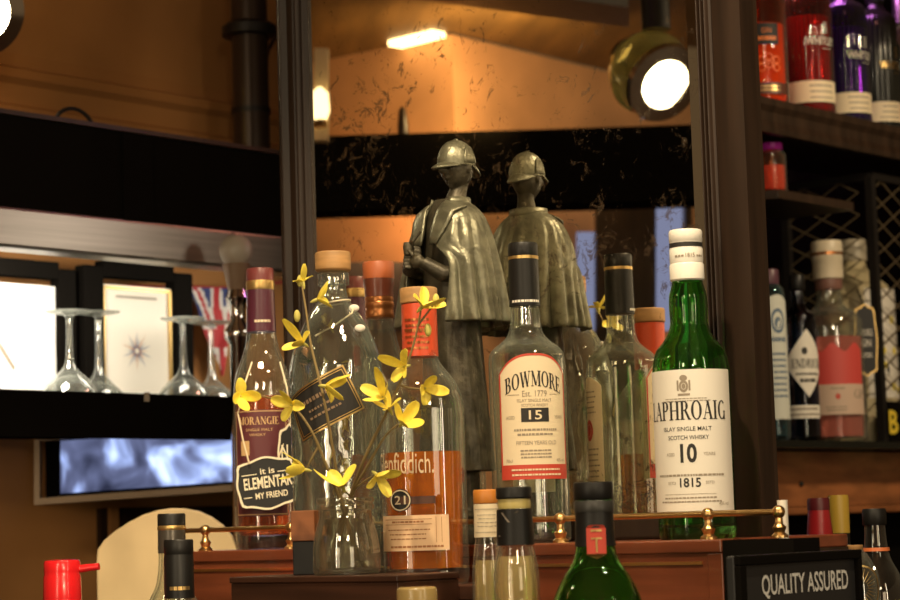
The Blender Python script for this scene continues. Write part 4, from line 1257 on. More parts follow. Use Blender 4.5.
b.turn('cap', mat('orange_cap', (.55, .20, .03), .4), [(12, 503.5), (12.4, 502.5), (12.4, 491), (11.6, 489.5)], off=.0006, bevel=.0005)
ik = Ink()
for zz_ in (509, 532):
    for i in range(13): ik.rect(-.0115 + i * .0019, b.z(zz_ + .8), -.0115 + i * .0019 + .0011, b.z(zz_ - .4))
ik.lines(-.009, .009, b.z(528), b.z(513), 4, 4, .2)
ik.wrap('dotted_print', m_grey, b.root, 12.4 * b.k, 0, .0010)
b = front('spirit_bottle', 'bottle whose tan see-through stopper just shows below the dark box corner', 417, 598, .36)
b.shell([(40, 880), (43, 872), (43, 690), (36, 665), (24, 648), (20, 632), (19, 604)], m_clear, wall=.0025, base=.01)
b.turn('stopper', mat('horn_stopper', (.34, .24, .09), .25, coat=.5), [(18, 606), (20, 604), (20, 591), (19.4, 588), (17, 586.8)], off=.0006, bevel=.0006)
b = front('whisky_bottle', 'bottle with tall plain black capsule in front of the pale rounded board', 179.5, 600, .30)
b.shell([(40, 880), (43, 872), (43, 700), (37, 672), (24, 650), (17, 630), (14.8, 612), (13.8, 560)], m_clear2, wall=.0028, base=.01)
b.turn('capsule', m_blackp, [(14.8, 598), (14.6, 594), (14.3, 556.5), (13.9, 555), (13.9, 553.8), (14.3, 553), (14.3, 541), (13.4, 539.5)], off=.0006)
ik = Ink(); ik.lines(-.009, .012, b.z(591), b.z(585), 1, 5, .6); ik.wrap('capsule_print', m_gold, b.root, 14.5 * b.k, 0, .0011)
b = front('whisky_bottle', 'bottle with black and gold ringed capsule, half behind the plain black capsule', 172.5, 580, .205)
b.shell([(38, 830), (41, 822), (41, 650), (36, 622), (24, 600), (16, 582), (13.8, 565), (13, 535)], m_clear2, wall=.0028, base=.01)
b.turn('lower_capsule', mat('grey_foil', (.075, .065, .055), .3, metal=.4), [(13.6, 553), (13.4, 530)], off=.0006)
b.turn('gold_ring', m_gold, [(13.4, 530), (13.8, 529), (13.8, 526.5), (13.4, 525.5)], off=.0006)
b.turn('cap', m_blackp, [(13.4, 525.5), (13.4, 515), (12.6, 513.5)], off=.0007)
# red pourer bottle
b = front('spirit_bottle', 'bottle with a bright red plastic pourer and side spout, at the lower left', 62.5, 600, .30)
b.shell([(40, 880), (44, 872), (44, 720), (38, 690), (26, 665), (18, 645), (16.5, 625), (15, 600)], m_clear, wall=.0028, base=.01)
m_redp = mat('red_plastic', (.62, .012, .016), .22, coat=.3)
b.turn('pourer', m_redp, [(18.5, 640), (19.4, 636), (19.2, 604), (18.6, 601), (19, 598), (18.4, 577), (17.6, 574), (18.0, 571), (18, 563), (16.8, 560.5), (12, 559.5)], off=.0004)
q0 = b.z(568.5)
MB().tube([(14 * b.k, 0, q0 - .0015), (26 * b.k, -.002, q0), (38 * b.k, -.004, q0 + .0010)], .0042, 12, .0036).build('spout', m_redp, b.root, smooth=True)
# pale round topped board
by = at_d(170, 560, -.035).y
cb = at_Y(165, 600, by)
t = thing('serving_board', 'pale round topped wooden board standing behind the bottle capsules at the left', 'board', Vector((cb.x, by, ZC)))
out = [(97, 700), (97, 560), (98, 550), (104, 541), (116, 531), (130, 522), (145, 514.5), (160, 510), (173, 508), (186, 508.3), (200, 511), (213, 517), (224, 525), (233, 536), (238, 550), (240, 570), (240, 700)]
lo = [(x - 165) * mpp(cb) for x, y in out]
lz_ = [max(0.0, zof(x, y, by) - ZC) for x, y in out]
lz_[0] = lz_[-1] = 0.0
MB().prism([(x, 0, z) for x, z in zip(lo, lz_)], (0, .018, 0)).build('board_panel', m_pine, t, bevel=.002)

# ------------------------------------------------------------------ bronze statuette
sp = at_d(458, 505, .066)
st = thing('statuette', 'bronze statuette of a man in deerstalker and cape holding a pipe, before the mirror', 'statuette', Vector((sp.x, sp.y, ZS)), R(-46))
k = mpp(Vector((sp.x, sp.y, CAMZ + .2)))
Zs = lambda y: zof(458, y, sp.y) - ZS
rn = random.Random(3)
# one continuous body: plinth-standing coat, neck, head, arms and hands
body = MB()
HC = Vector((.004, .0095, Zs(167.5)))
HSC = .84               # head centre
def head_pts():
    rs = []
    nv, nu = 40, 48
    for i in range(nv + 1):
        v = PI * i / nv
        zz_ = -math.cos(v); r = []
        for j in range(nu):
            a = 2 * PI * j / nu                # 0 = front (-y)
            da = (a + PI) % (2 * PI) - PI
            x = math.sin(v) * math.sin(a); y = -math.sin(v) * math.cos(a)
            X, Y_, Z_ = .0185 * x, .0220 * y, .0285 * zz_
            if zz_ < 0:                        # jaw
                X *= 1 - .32 * zz_ * zz_; Y_ *= 1 - .10 * zz_ * zz_
            fr = math.exp(-(da / .5) ** 2) * math.sin(v)
            g_ = lambda aa, s_, zc, sz: math.exp(-((abs(da) - aa) / s_) ** 2 - ((zz_ - zc) / sz) ** 2)
            push = .0066 * g_(0, .14, -.16, .16) + .0030 * g_(0, .12, .02, .16) + .0022 * g_(.28, .28, .26, .10) - .0030 * g_(.36, .17, .08, .12)
            push += .0014 * g_(.62, .25, -.12, .18) + .0016 * g_(0, .25, -.52, .06) - .0016 * g_(0, .22, -.60, .04) + .0014 * g_(0, .22, -.67, .05) + .0030 * g_(0, .26, -.90, .14)
            push *= 1.55
            X += push * math.sin(a); Y_ -= push * math.cos(a)
            r.append(HC + Vector((X, Y_, Z_)) * HSC)
        rs.append(r)
    return rs
h_ = head_pts()
h_[0] = [p_.lerp(h_[0][0], .999) for p_ in h_[0]]
body.rings(h_)
for s in (-1, 1):
    body.sphere(HC + Vector((s * .0155, .002, -.001)), .0052, 12, 10, (.45, .75, 1.05))
body.tube([(0.004, .0135, Zs(182)), (.001, .008, Zs(203)), (0, .002, Zs(222))], .0088, 20, .0150)
def coat_ring(z, rx, ry, amp=0.0, fr=9, ph=0.0, n=72):
    return [Vector((rx * math.cos(2 * PI * i / n) * (1 + amp * math.sin(fr * 2 * PI * i / n + ph)), ry * math.sin(2 * PI * i / n) * (1 + amp * math.sin(fr * 2 * PI * i / n + ph)), z)) for i in range(n)]
zh = Zs(472)
lv = [(zh, .041, .036, .05), (Zs(440), .039, .034, .05), (Zs(400), .036, .031, .04), (Zs(360), .033, .028, .03), (Zs(320), .031, .026, .02), (Zs(285), .031, .024, .01), (Zs(250), .033, .0235, 0), (Zs(228), .036, .0225, 0), (Zs(214), .033, .020, 0), (Zs(206), .024, .017, 0), (Zs(200), .015, .014, 0)]
body.rings([coat_ring(z, a, c, e, 10, z * 30) for z, a, c, e in lv])
for s in (-1, 1):                              # legs and shoes
    body.tube([(s * .015, 0, zh + .02), (s * .016, .001, .034), (s * .017, .002, .026)], .0125, 16, .0095)
    body.sphere((s * .018, -.010, .028), .010, 16, 10, (.85, 1.9, .75))
# arms under the cape, hands in front
def limb(pts, radii, seg=16):
    n = len(pts)
    body.tube(pts, lambda t_: radii[min(int(t_ * (n - 1)), n - 2)] + (radii[min(int(t_ * (n - 1)) + 1, n - 1)] - radii[min(int(t_ * (n - 1)), n - 2)]) * (t_ * (n - 1) - min(int(t_ * (n - 1)), n - 2)), seg)
zhnd = Zs(257)
limb([(-.028, .0, Zs(222)), (-.033, -.002, Zs(245)), (-.033, -.010, Zs(270)), (-.024, -.034, Zs(268)), (-.009, -.0455, zhnd)], [.0105, .0105, .0100, .0088, .0070])
limb([(.028, .0, Zs(222)), (.033, -.002, Zs(248)), (.033, -.010, Zs(278)), (.024, -.034, Zs(278)), (.009, -.046, Zs(266))], [.0105, .0105, .0100, .0088, .0070])
hz = zhnd
for (cx, cy, cz, s) in ((-.004, -.048, hz, 1), (.004, -.050, Zs(265), -1)):
    body.sphere((cx, cy, cz), .0085, 14, 10, (1.15, .8, .8))
    for i, L in enumerate((.0105, .012, .0115, .009)):
        zf = cz + .0055 - .0036 * i
        b0 = Vector((cx + s * .006, cy - .003, zf)); b1 = b0 + Vector((s * L * .45, -.0045, .0005)); b2 = b1 + Vector((s * L * .15, .0005 + .004, -.001)); b3 = b2 + Vector((-s * L * .30, .0040, -.0008))
        body.tube([b0, b1, b2, b3], .0020, 8, .0016)
    t0 = Vector((cx + s * .001, cy - .004, cz + .0055))
    body.tube([t0, t0 + Vector((s * .003, -.003, .0055)), t0 + Vector((s * .0075, -.0035, .008))], .0024, 8, .0018)
bo = body.build('body', m_bronze_d, st, smooth=True)
rm = bo.modifiers.new('weld', 'REMESH'); rm.mode = 'VOXEL'; rm.voxel_size = .0009; rm.use_smooth_shade = True
sm = bo.modifiers.new('soften', 'SMOOTH'); sm.factor = .4; sm.iterations = 1
# the cape: one thick sheet open at the front
def cape_mesh():
    n = 110
    lv = [(Zs(203), .0150, .0145, 30, 0), (Zs(207), .0215, .0190, 24, 0), (Zs(213), .0310, .0225, 18, .0), (Zs(222), .0385, .0260, 14, .015), (Zs(235), .0430, .0300, 11, .03), (Zs(248), .0455, .0340, 12, .045), (Zs(254), .0468, .0355, 22, .05), (Zs(262), .0480, .0372, 34, .055), (Zs(272), .0495, .0395, 38, .06), (Zs(292), .0520, .0425, 36, .07), (Zs(310), .0545, .0450, 33, .08), (Zs(327), .0570, .0465, 30, .085)]
    rs = []
    for z, rx, ry, gap, amp in lv:
        r = []
        for i in range(n + 1):
            a = R(gap) + (2 * PI - 2 * R(gap)) * i / n       # from the front edge round the back
            fo = 1 + 1.35 * amp * (1.25 * abs(math.sin(6.5 * a + 4 * z)) ** .8 - .75 + .55 * math.sin(19 * a + 1.3 + 20 * z))
            # shoulders squarer than an ellipse
            q = se(a, 2.3)
            r.append(Vector((rx * math.sin(a) * fo * q, -ry * math.cos(a) * fo * q + .002, z)))
        rs.append(r)
    m = MB(); m.rings(rs, False, False, closed=False)
    return m
co = cape_mesh().build('cape', m_bronze, st, smooth=True)
co.data.set_sharp_from_angle(angle=R(180))
s_ = co.modifiers.new('thick', 'SOLIDIFY'); s_.thickness = .0028; s_.offset = 1
d_ = co.modifiers.new('subd', 'SUBSURF'); d_.levels = 1; d_.render_levels = 1
# collar and lapels, lying on the front edges of the cape
LV = [(203, .0150, .0145, 30), (207, .0215, .0190, 24), (213, .0310, .0225, 18), (222, .0385, .0260, 14), (235, .0430, .0300, 11), (248, .0455, .0340, 12), (254, .0468, .0355, 22), (262, .0480, .0372, 34), (272, .0495, .0395, 38)]
def cape_at(y, deg):
    for (y0, a0, b0, g0), (y1, a1, b1, g1) in zip(LV, LV[1:]):
        if y0 <= y <= y1:
            t_ = (y - y0) / (y1 - y0); a = R(deg); q_ = se(a, 2.3)
            return Vector(((a0 + (a1 - a0) * t_) * math.sin(a) * q_, -(b0 + (b1 - b0) * t_) * math.cos(a) * q_ + .002, Zs(y)))
def gap_at(y):
    for (y0, a0, b0, g0), (y1, a1, b1, g1) in zip(LV, LV[1:]):
        if y0 <= y <= y1: return g0 + (g1 - g0) * (y - y0) / (y1 - y0)
for s in (-1, 1):
    rs = []
    for y, w_, lift in ((203.5, 34, .0015), (206, 44, .0035), (210, 52, .0045), (213, 36, .0045), (216, 24, .004), (222, 22, .004), (232, 17, .004), (240, 12, .0035), (247, 6, .003)):
        r = []
        for k_ in range(6):
            v_ = k_ / 5
            p_ = cape_at(y, gap_at(y) - 5 + (w_ + 5) * v_)
            n_ = Vector((p_.x, p_.y, 0)).normalized()
            p_ = p_ + n_ * (lift * (1 + .5 * v_))
            r.append(Vector((s * p_.x, p_.y, p_.z)))
        rs.append(r)
    m = MB(); m.rings(rs, False, False, closed=False)
    o = m.build('lapel', m_bronze, st, smooth=True)
    o.data.set_sharp_from_angle(angle=R(180))
    s_ = o.modifiers.new('thick', 'SOLIDIFY'); s_.thickness = .0018; s_.offset = 0
m = MB(); rs = []
for z, r0 in ((Zs(207), .0200), (Zs(203), .0188), (Zs(199), .0182)):
    rs.append([Vector((r0 * math.sin(a), -r0 * .95 * math.cos(a) + .003, z)) for a in (R(40) + (2 * PI - R(80)) * i / 40 for i in range(41))])
m.rings(rs, False, False, closed=False)
c2 = m.build('collar', m_bronze, st, smooth=True); s_ = c2.modifiers.new('thick', 'SOLIDIFY'); s_.thickness = .0025; s_.offset = 1
# deerstalker
zb = 0.0
m = MB(); rs = []
nu = 48
for i in range(15):
    v = (PI / 2) * i / 14
    r = []
    for j in range(nu):
        a = 2 * PI * j / nu
        w_ = 1 + .025 * abs(math.sin(4 * a)) * math.cos(v)
        r.append(Vector((.0222 * math.cos(v) ** .85 * math.sin(a) * w_, -.0262 * math.cos(v) ** .85 * math.cos(a) * w_ + .0005, zb + .0245 * math.sin(v) ** 1.05)))
    rs.append(r)
rs = [[p_ - Vector((0, 0, .004)) for p_ in rs[0]]] + rs[:-1] + [[Vector((0, 0, zb + .0246)).lerp(p_, .02) for p_ in rs[-2]]]
m.rings(rs)
cap = m.build('deerstalker_cap', m_bronze, st, smooth=True)
def bill(sign, L, droop, wid):
    m = MB(); top = []; n = 18; rows = 7
    rs = []
    for i in range(rows):
        t_ = i / (rows - 1); r = []
        for j in range(n + 1):
            a = (-1 + 2 * j / n) * wid
            e = math.cos(a / wid * PI / 2) ** .6
            r.append(Vector(((.0218 + .35 * L * t_ * e * 0) * math.sin(a), sign * -((.0255 + L * t_ * e) * math.cos(a)), zb - .002 - droop * (t_ * e) ** 1.4 - .0035 * (a / wid) ** 2)))
        rs.append(r)
    m.rings(rs, False, False, closed=False)
    o = m.build('cap_bill', m_bronze, cap, smooth=True)
    s_ = o.modifiers.new('thick', 'SOLIDIFY'); s_.thickness = .0020; s_.offset = 0
bill(1, .0145, .0065, 1.15)
bill(-1, .0135, .0110, 1.15)
for s in (-1, 1):
    m = MB()
    m.rings([[Vector((s * (.0215 - .0035 * v * v + .0004), -.010 * math.cos(v * 1.3) + .020 * math.cos(v * 1.3) * j / 8 + .003, zb - .002 + .020 * v)) for j in range(9)] for v in (0, .25, .5, .7, .85)], False, False, closed=False)
    o = m.build('ear_flap', m_bronze, cap, smooth=True); s_ = o.modifiers.new('thick', 'SOLIDIFY'); s_.thickness = .0014; s_.offset = 1 if s > 0 else -1
m = MB().sphere((0, 0, zb + .0245), .0030, 12, 8, (1.7, .8, .6)); m.build('cap_bow', m_bronze, cap, smooth=True)
CS = .80
cap.scale = (CS, CS, CS * 1.2)
cap.location = (HC.x, HC.y - .001, Zs(162.5))
# pipe
m = MB(); m.tube([(-.002, -.052, hz + .004), (.004, -.055, hz + .012), (.010, -.050, hz + .022)], .0015, 10)
m.lathe([(.0025, -.004), (.0048, -.002), (.0052, .006), (.0044, .010)], 16, c=(-.004, -.0545, hz + .002))
m.build('pipe', m_bronze_d, st, smooth=True)
MB().lathe([(.050, 0), (.052, .003), (.051, .016), (.046, .021), (.0, .022)], 48).build('plinth', m_bronze_d, st, smooth=True)

# ------------------------------------------------------------------ QUALITY ASSURED box sign
SS = .512
a0 = at_s(735, 575, SS); a1 = at_s(858, 572, SS)
d0 = CM - a0.dot(N); d1 = CM - a1.dot(N)
ztop = at_s(735, 556, SS).z
sg = thing('box_sign', 'black box sign lettered quality assured at the lower right', 'sign', sd(SS, d0, ZC), YAW + PI / 2)
Ls = d0 - d1; Hs = ztop - ZC
MB().box((Ls / 2, .0045, Hs / 2), (Ls, .009, Hs)).build('sign_box', mat('sign_black', (.018, .018, .019), .45), sg, bevel=.002)
m = MB()
for x0, x1, z0, z1 in ((0, Ls, Hs - .008, Hs), (0, .010, 0, Hs - .008), (Ls - .006, Ls, 0, Hs - .008)):
    m.box(((x0 + x1) / 2, -.002, (z0 + z1) / 2), (x1 - x0, .006, z1 - z0))
m.build('sign_frame', m_black, sg, bevel=.001)
pa = at_s(762, 600, SS); pb_ = at_s(848, 591, SS)
xa = d0 - (CM - pa.dot(N)); xb = d0 - (CM - pb_.dot(N)); zt0 = at_s(762, 599.5, SS).z - ZC; hh = at_s(762, 575, SS).z - at_s(762, 599.5, SS).z
Ink().text('QUALITY ASSURED', (xa + xb) / 2, zt0, xb - xa, hh, .012).flat('lettering', mat('sign_white', (.62, .62, .60), .5), sg, (0, 0, 0), (1, 0, 0), (0, 0, 1), (0, -.0006, 0))
# black block behind the sign
q = at_s(724, 545, .505)

# ------------------------------------------------------------------ right hand shelves (they run back along N)
SU = -.09
ZU = CAMZ + .567
def duo(root, name, material, s0, s1, d0, d1, z0, z1, **k_):
    return piece(root, name, material, along(s0, s1, d0, d1, z0, z1), **k_)
us = thing('bottle_shelf', 'high dark wooden shelf of coloured gin bottles right of the mirror', 'shelf', sd(SU, -.5, ZU - .05))
duo(us, 'shelf_board', m_dark, SU - .24, SU - .012, -.5, -2.4, ZU - .024, ZU - .004)
m = MB(); pfl = [(SU - .012, ZU - .047), (SU - .002, ZU - .047), (SU, ZU - .040), (SU - .003, ZU - .030), (SU - .003, ZU - .018), (SU + .003, ZU - .010), (SU + .003, ZU), (SU - .012, ZU)]
m.rings([[sd(s, d, z) - us.location for s, z in pfl] for d in (-.5, -2.4)]); m.build('moulded_edge', m_dark, us)
gs = thing('glass_shelf', 'teal edged glass shelf holding the gin bottles and black cage', 'shelf', sd(SU, -.5, CAMZ + .088))
ZG = CAMZ + .1
duo(gs, 'glass_pane', glass('teal_glass', (.10, .30, .28)), SU - .30, SU, -.5, -2.4, ZG - .010, ZG)
bk = thing('back_panel', 'dark wooden panel closing the back of the right hand shelves', 'panel', sd(SU - .32, -.6, 0))
duo(bk, 'boards', m_black, SU - .36, SU - .32, -.6, -2.5, 0, 2.6)
pl_ = thing('wooden_plank', 'orange brown plank with a dark nail under the glass shelf', 'plank', sd(SU - .03, -.3, CAMZ + .01))
zp0 = at_s(850, 505, SU - .06).z
duo(pl_, 'plank_board', m_plank, SU - .10, SU - .06, -.5, -2.4, zp0, ZG - .012)
duo(pl_, 'lower_batten', m_plank, SU - .10, SU - .055, -.5, -2.4, zp0 - .012, zp0 - .001, bevel=.003)
q = at_s(801, 484, SU - .059)
MB().sphere(q - pl_.location, .004, 10, 8).build('nail_head', m_iron, pl_, smooth=True)
sc_ = thing('side_cupboard', 'dark cupboard below the plank at the right', 'cupboard', sd(SU - .05, -.3, 0))
duo(sc_, 'cupboard_body', m_black, SU - .30, SU - .12, -.5, -2.4, 0, zp0 - .013)
# coloured bottles on the upper shelf
def shelfbottle(name, label, px, py, s, hw, hpx, gl, z, prof=None, group=None):
    q = at_s(px, py, s)
    b = Bottle(name, label, 'bottle', px, q, z, group)
    return b
def ribbed(label, px, hw, col, word, wx, wz, ucol, lowb, liq=None, bandcol=m_cream):
    s = SU - .045
    q = at_s(px, 108, s)
    b = Bottle('gin_bottle', label, 'bottle', px, q, ZU - .004, 'ribbed gin bottles on the high shelf')
    r = hw * b.k; H = .235
    m = MB(); rs = []
    n = 120
    for z, rr in ((0, .93), (.004, 1), (.165, 1), (.178, .96), (.186, .80), (.192, .50), (.200, .40), (H - .02, .40)):
        rs.append([Vector((r * rr * (1 + .018 * math.cos(30 * 2 * PI * i / n)) * math.cos(2 * PI * i / n), r * rr * (1 + .018 * math.cos(30 * 2 * PI * i / n)) * math.sin(2 * PI * i / n), z)) for i in range(n)])
    inn = [[Vector((v.x * .90, v.y * .90, max(v.z, .008) if k_ == 0 else v.z + (.006 if k_ == 1 else 0))) for v in rs[k_]] for k_ in range(len(rs))]
    m.rings(rs + inn[::-1])
    m.build('ribbed_glass', col, b.root, smooth=True)
    lm = [(r * .80, .0085), (r * .895, .014), (r * .895, .150)]
    MB().lathe(lm, 40).build('gin', liq, b.root, smooth=True) if liq else None
    MB().lathe([(r * .44, H - .03), (r * .46, H - .028), (r * .46, H), (r * .42, H + .002)], 32).build('cap', m_blackp, b.root, smooth=True)
    zl0, zl1 = lowb
    lb = patch('lower_label', bandcol, b.root, r * 1.02, -r * 1.25, r * 1.25, zl0, zl1, 0, n=40)
    ik = Ink(); ik.lines(-r * .2, r * .9, zl0 + .002, zl1 - .003, 3, int(px), .3); ik.wrap('small_print', m_grey, lb, r * 1.02, 0, .0007)
    ik = Ink(); ik.text(word, wx, wz, .050, .0115, .02); ik.lines(wx - .002, wx + .016, wz - .006, wz - .0045, 1, 3, .6)
    ik.lines(wx + .002, wx + .009, wz + .017, wz + .034, 5, 6, .5)
    ik.wrap('lettering', ucol, b.root, r * 1.02, R(0), .0006)
    return b
m_redg = thin('ruby_glass', (.72, .10, .10), (.25, .02, .02)); m_vio = thin('violet_glass', (.35, .12, .55), (.12, .03, .2)); m_blkg = mat('black_ribbed_glass', (.012, .014, .012), .18, coat=.4)
b1 = ribbed('ruby red ribbed gin bottle on the high shelf, lettered across the shoulder', 811, 24, m_redg, 'WHITLEY', .016, .105, m_white, (.022, .053), drink('ruby_gin', (.75, .03, .05), .6))
b2 = ribbed('violet ribbed gin bottle between the red and the black ones', 849, 22, m_vio, 'WHITLEY', .020, .100, m_white, (.020, .050), drink('violet_gin', (.25, .04, .45), .6))
b3 = ribbed('black ribbed gin bottle, third along the high shelf', 880, 20, m_blkg, 'WHITLEY', .022, .098, m_gold, (.018, .048))
q = at_s(764, 92, SU - .045)
b = Bottle('gin_bottle', 'orange gin bottle with round shoulders beside the mirror frame on the high shelf', 'bottle', 764, q, ZU - .004)
m_org = thin('orange_glass', (1.0, .50, .12), (.5, .12, .02))
r = 25 * b.k
m = MB(); pr = fine([(r * .9, 0), (r, .006), (r, .150), (r * .85, .170), (r * .42, .185), (r * .36, .22)])
inn = [(r * .85, .010), (r * .88, .015), (r * .88, .148), (r * .72, .168), (r * .30, .185), (r * .26, .22)]
m.lathe(pr + inn[::-1], 48); m.build('glass_body', m_org, b.root, smooth=True)
m = MB(); m.lathe([(r * .85, .0104), (r * .884, .015), (r * .884, .120)], 48); m.build('orange_gin', drink('orange_gin', (1, .25, .02), .5), b.root, smooth=True)
MB().lathe([(r * .42, .19), (r * .42, .235)], 32).build('cap', m_gold, b.root, smooth=True)
lb = patch('dark_label', m_ink, b.root, r, -r * .9, r * .55, .088, .118, 0)
Ink().lines(-.012, .016, .093, .100, 1, 4, .8).text('GIN', .002, .104, .014, .007).wrap('lettering', mat('orange_ink', (.85, .22, .04), .5), lb, r, 0, .0006)
ik = Ink()
for i in range(9): ik.disc(-.018 + .011 * (i % 4), .070 - .011 * (i // 4) - (.004 if i % 2 else 0), .0055, .0055, inner=.75)
ik.wrap('fruit_print', mat('fruit_ink', (.90, .20, .02), .5), b.root, r, 0, .0004)
lb = patch('strip_label', mat('brown_label', (.10, .03, .015), .5), b.root, r, -r * .9, r * .9, .018, .034, 0)
Ink().lines(-.02, .02, .021, .031, 2, 4, .4).wrap('small_print', m_gold, lb, r, 0, .0006)
q = at_s(906, 118, SU - .045)
b = Bottle('gin_bottle', 'clear faceted gin bottle at the right end of the high shelf', 'bottle', 906, q, ZU - .004)
r = 19 * b.k
m = MB(); m.lathe([(r * .9, 0), (r, .005), (r, .15), (r * .4, .18), (r * .36, .21)] + [(r * .26, .21), (r * .3, .178), (r * .88, .148), (r * .88, .012), (r * .4, .010)], 10); m.build('glass_body', m_wob, b.root)
MB().lathe([(r * .42, .185), (r * .42, .23)], 24).build('cap', m_steel, b.root, smooth=True)
lb = patch('lower_label', mat('lilac_label', (.22, .08, .16), .5), b.root, r, -r, r, .008, .03, 0)
lb = patch('dark_label', m_ink, b.root, r, -r, r * .9, .07, .10, 0)
Ink().text('Q', -.004, .080, .009, .010).wrap('lettering', m_gold, lb, r, 0, .0007)
# glimpse of a bottle on the tier under the high shelf
q = at_s(773, 195, SU - .05)
zz0 = zof(773, 196, q.y)
ti = thing('small_tier', 'short dark ledge under the high shelf, next to the mirror frame', 'ledge', Vector((q.x, q.y, zz0)), YAW)
MB().box((-.02, .05, -.006), (.12, .20, .012)).build('ledge_board', m_dark, ti)
MB().box((-.02, -.04, -.006 - (zz0 - ZG) / 2), (.02, .015, zz0 - ZG - .012)).build('upright', m_iron, ti)
b = Bottle('liqueur_bottle', 'short peach coloured bottle with magenta cap, glimpsed under the high shelf', 'bottle', 773, q, zz0)
r = 14.5 * b.k
m = MB(); m.lathe([(r * .9, 0), (r, .004), (r, .058), (r * .7, .064)] + [(r * .6, .062), (r * .88, .056), (r * .88, .008), (r * .3, .007)], 32); m.build('glass_body', thin('peach_glass', (1, .7, .5), (.6, .3, .15)), b.root, smooth=True)
MB().lathe([(r * .84, .0074), (r * .884, .010), (r * .884, .042)], 32).build('liqueur', m_pink, b.root, smooth=True)
MB().lathe([(r * .75, .0645), (r * .8, .066), (r * .8, .074), (r * .7, .075)], 24).build('cap', mat('magenta_cap', (.65, .03, .55), .4), b.root, smooth=True)

# ------------------------------------------------------------------ black mesh cage and gin bottles on the glass shelf
ZG0 = ZG
cg = thing('mesh_cage', 'black framed wire mesh cage standing on the glass shelf', 'cage', sd(SU - .10, -.9, ZG))
c_near = at_s(876, 300, SU - .05)
SCg = SU - .05
dn = CM - c_near.dot(N)                         # the near upright
zt_ = at_s(874, 177, SCg).z
lw_ = at_d(790, 300, dn)                        # the face along T runs back to the left
sL = (lw_ - O).dot(T)
E = .012
def P3(s, d, z): return sd(s, d, z) - cg.location
def bar3(p0, p1, e=E):
    m = MB(); d = (p1 - p0); L = d.length
    u = d.normalized(); a = N if abs(u.dot(N)) < .7 else T
    c = u.cross(a).normalized(); a = c.cross(u)
    q = [p0 + a * x * e / 2 + c * y * e / 2 for x, y in ((-1, -1), (1, -1), (1, 1), (-1, 1))]
    m.hexa(q + [v + d for v in q]); return m
dF = dn - .40
for nm, p0, p1 in (('upright', (SCg, dn, ZG), (SCg, dn, zt_)), ('upright', (sL, dn, ZG), (sL, dn, zt_)), ('upright', (SCg, dF, ZG), (SCg, dF, zt_)),
                   ('top_bar', (sL, dn, zt_), (SCg, dn, zt_)), ('top_bar', (SCg, dn, zt_), (SCg, dF, zt_)), ('bottom_bar', (SCg, dn, ZG + .012), (SCg, dF, ZG + .012))):
    bar3(P3(*p0), P3(*p1), E if nm == 'upright' else .011).build(nm, m_iron, cg)
def mesh_panel(org, ex_, W_, Hh, name):
    m = MB(); st_ = .064; hh_ = .034
    nx = int(W_ / st_) + 2; nz_ = int(Hh / hh_) + 2
    for i in range(-nz_, nx + nz_):
        for sgn in (1, -1):
            pts = []
            for j in range(nz_ * 2 + 1):
                x = i * st_ + sgn * j * st_ / 2; z = j * hh_ / 2
                if 0 <= x <= W_ and 0 <= z <= Hh: pts.append(org + ex_ * x + Vector((0, 0, z)))
            if len(pts) > 1: m.tube(pts, .0013, 5)
    return m.build(name, mat('wire', (.22, .17, .10), .4, metal=.6), cg)
mesh_panel(P3(sL, dn, ZG + .004), T, SCg - sL, zt_ - ZG, 'wire_mesh')
mesh_panel(P3(SCg, dn, ZG + .004), N, .40, zt_ - ZG, 'wire_mesh')
zb1 = at_s(890, 402, SCg).z
m = MB(); m.hexa([P3(SCg + .003, dn - .008, ZG + .001), P3(SCg + .003, dF, ZG + .001), P3(SCg + .009, dF, ZG + .001), P3(SCg + .009, dn - .008, ZG + .001),
                  P3(SCg + .003, dn - .008, zb1), P3(SCg + .003, dF, zb1), P3(SCg + .009, dF, zb1), P3(SCg + .009, dn - .008, zb1)])
np_ = m.build('name_panel', m_black, cg)
pb2 = at_s(889, 434, SCg + .01) - cg.location; hB = at_s(889, 410, SCg + .01).z - at_s(889, 434, SCg + .01).z
ik = Ink(); ik.text('B', .014, 0, .026, hB, .03); ik.flat('lettering', mat('yellow_letter', (.80, .60, .05), .5), np_, pb2, N, (0, 0, 1), T * .0008)
# cream bottle inside the cage
q = at_s(862, 420, SCg - .075)
b = Bottle('stone_bottle', 'pale cream stoneware bottle behind the wire mesh of the cage', 'bottle', 862, q, ZG)
m_stone = mat('cream_stoneware', (.52, .44, .26), .4)
b.turn('stone_body', m_stone, [(36, 452), (38, 446), (38, 312), (37, 298), (32, 287), (22, 278), (13, 270), (11, 262)])
b.turn('stopper', mat('stone_cap', (.45, .40, .30), .4), [(11, 262), (13, 261), (13, 242), (12, 240)])
yw = R(38)
lb = patch('botanical_label', m_white, b.root, 38 * b.k, -.036, .036, b.z(400), b.z(292), yw)
ik = Ink(); rd2 = random.Random(5)
for i in range(16):
    x, z = rd2.uniform(-.028, .028), rd2.uniform(b.z(394), b.z(305)); a = rd2.uniform(0, PI)
    ik.poly([(x - .011 * math.cos(a), z - .011 * math.sin(a)), (x + .003 * math.sin(a), z - .003 * math.cos(a)), (x + .011 * math.cos(a), z + .011 * math.sin(a)), (x - .003 * math.sin(a), z + .003 * math.cos(a))])
ik.wrap('leaf_print', m_ink, lb, 38 * b.k, yw, .0007)
ik = Ink()
for i in range(8): ik.disc(rd2.uniform(-.026, .026), rd2.uniform(b.z(394), b.z(310)), .006, .006, 8)
ik.wrap('flower_print', m_yellow, lb, 38 * b.k, yw, .0009)
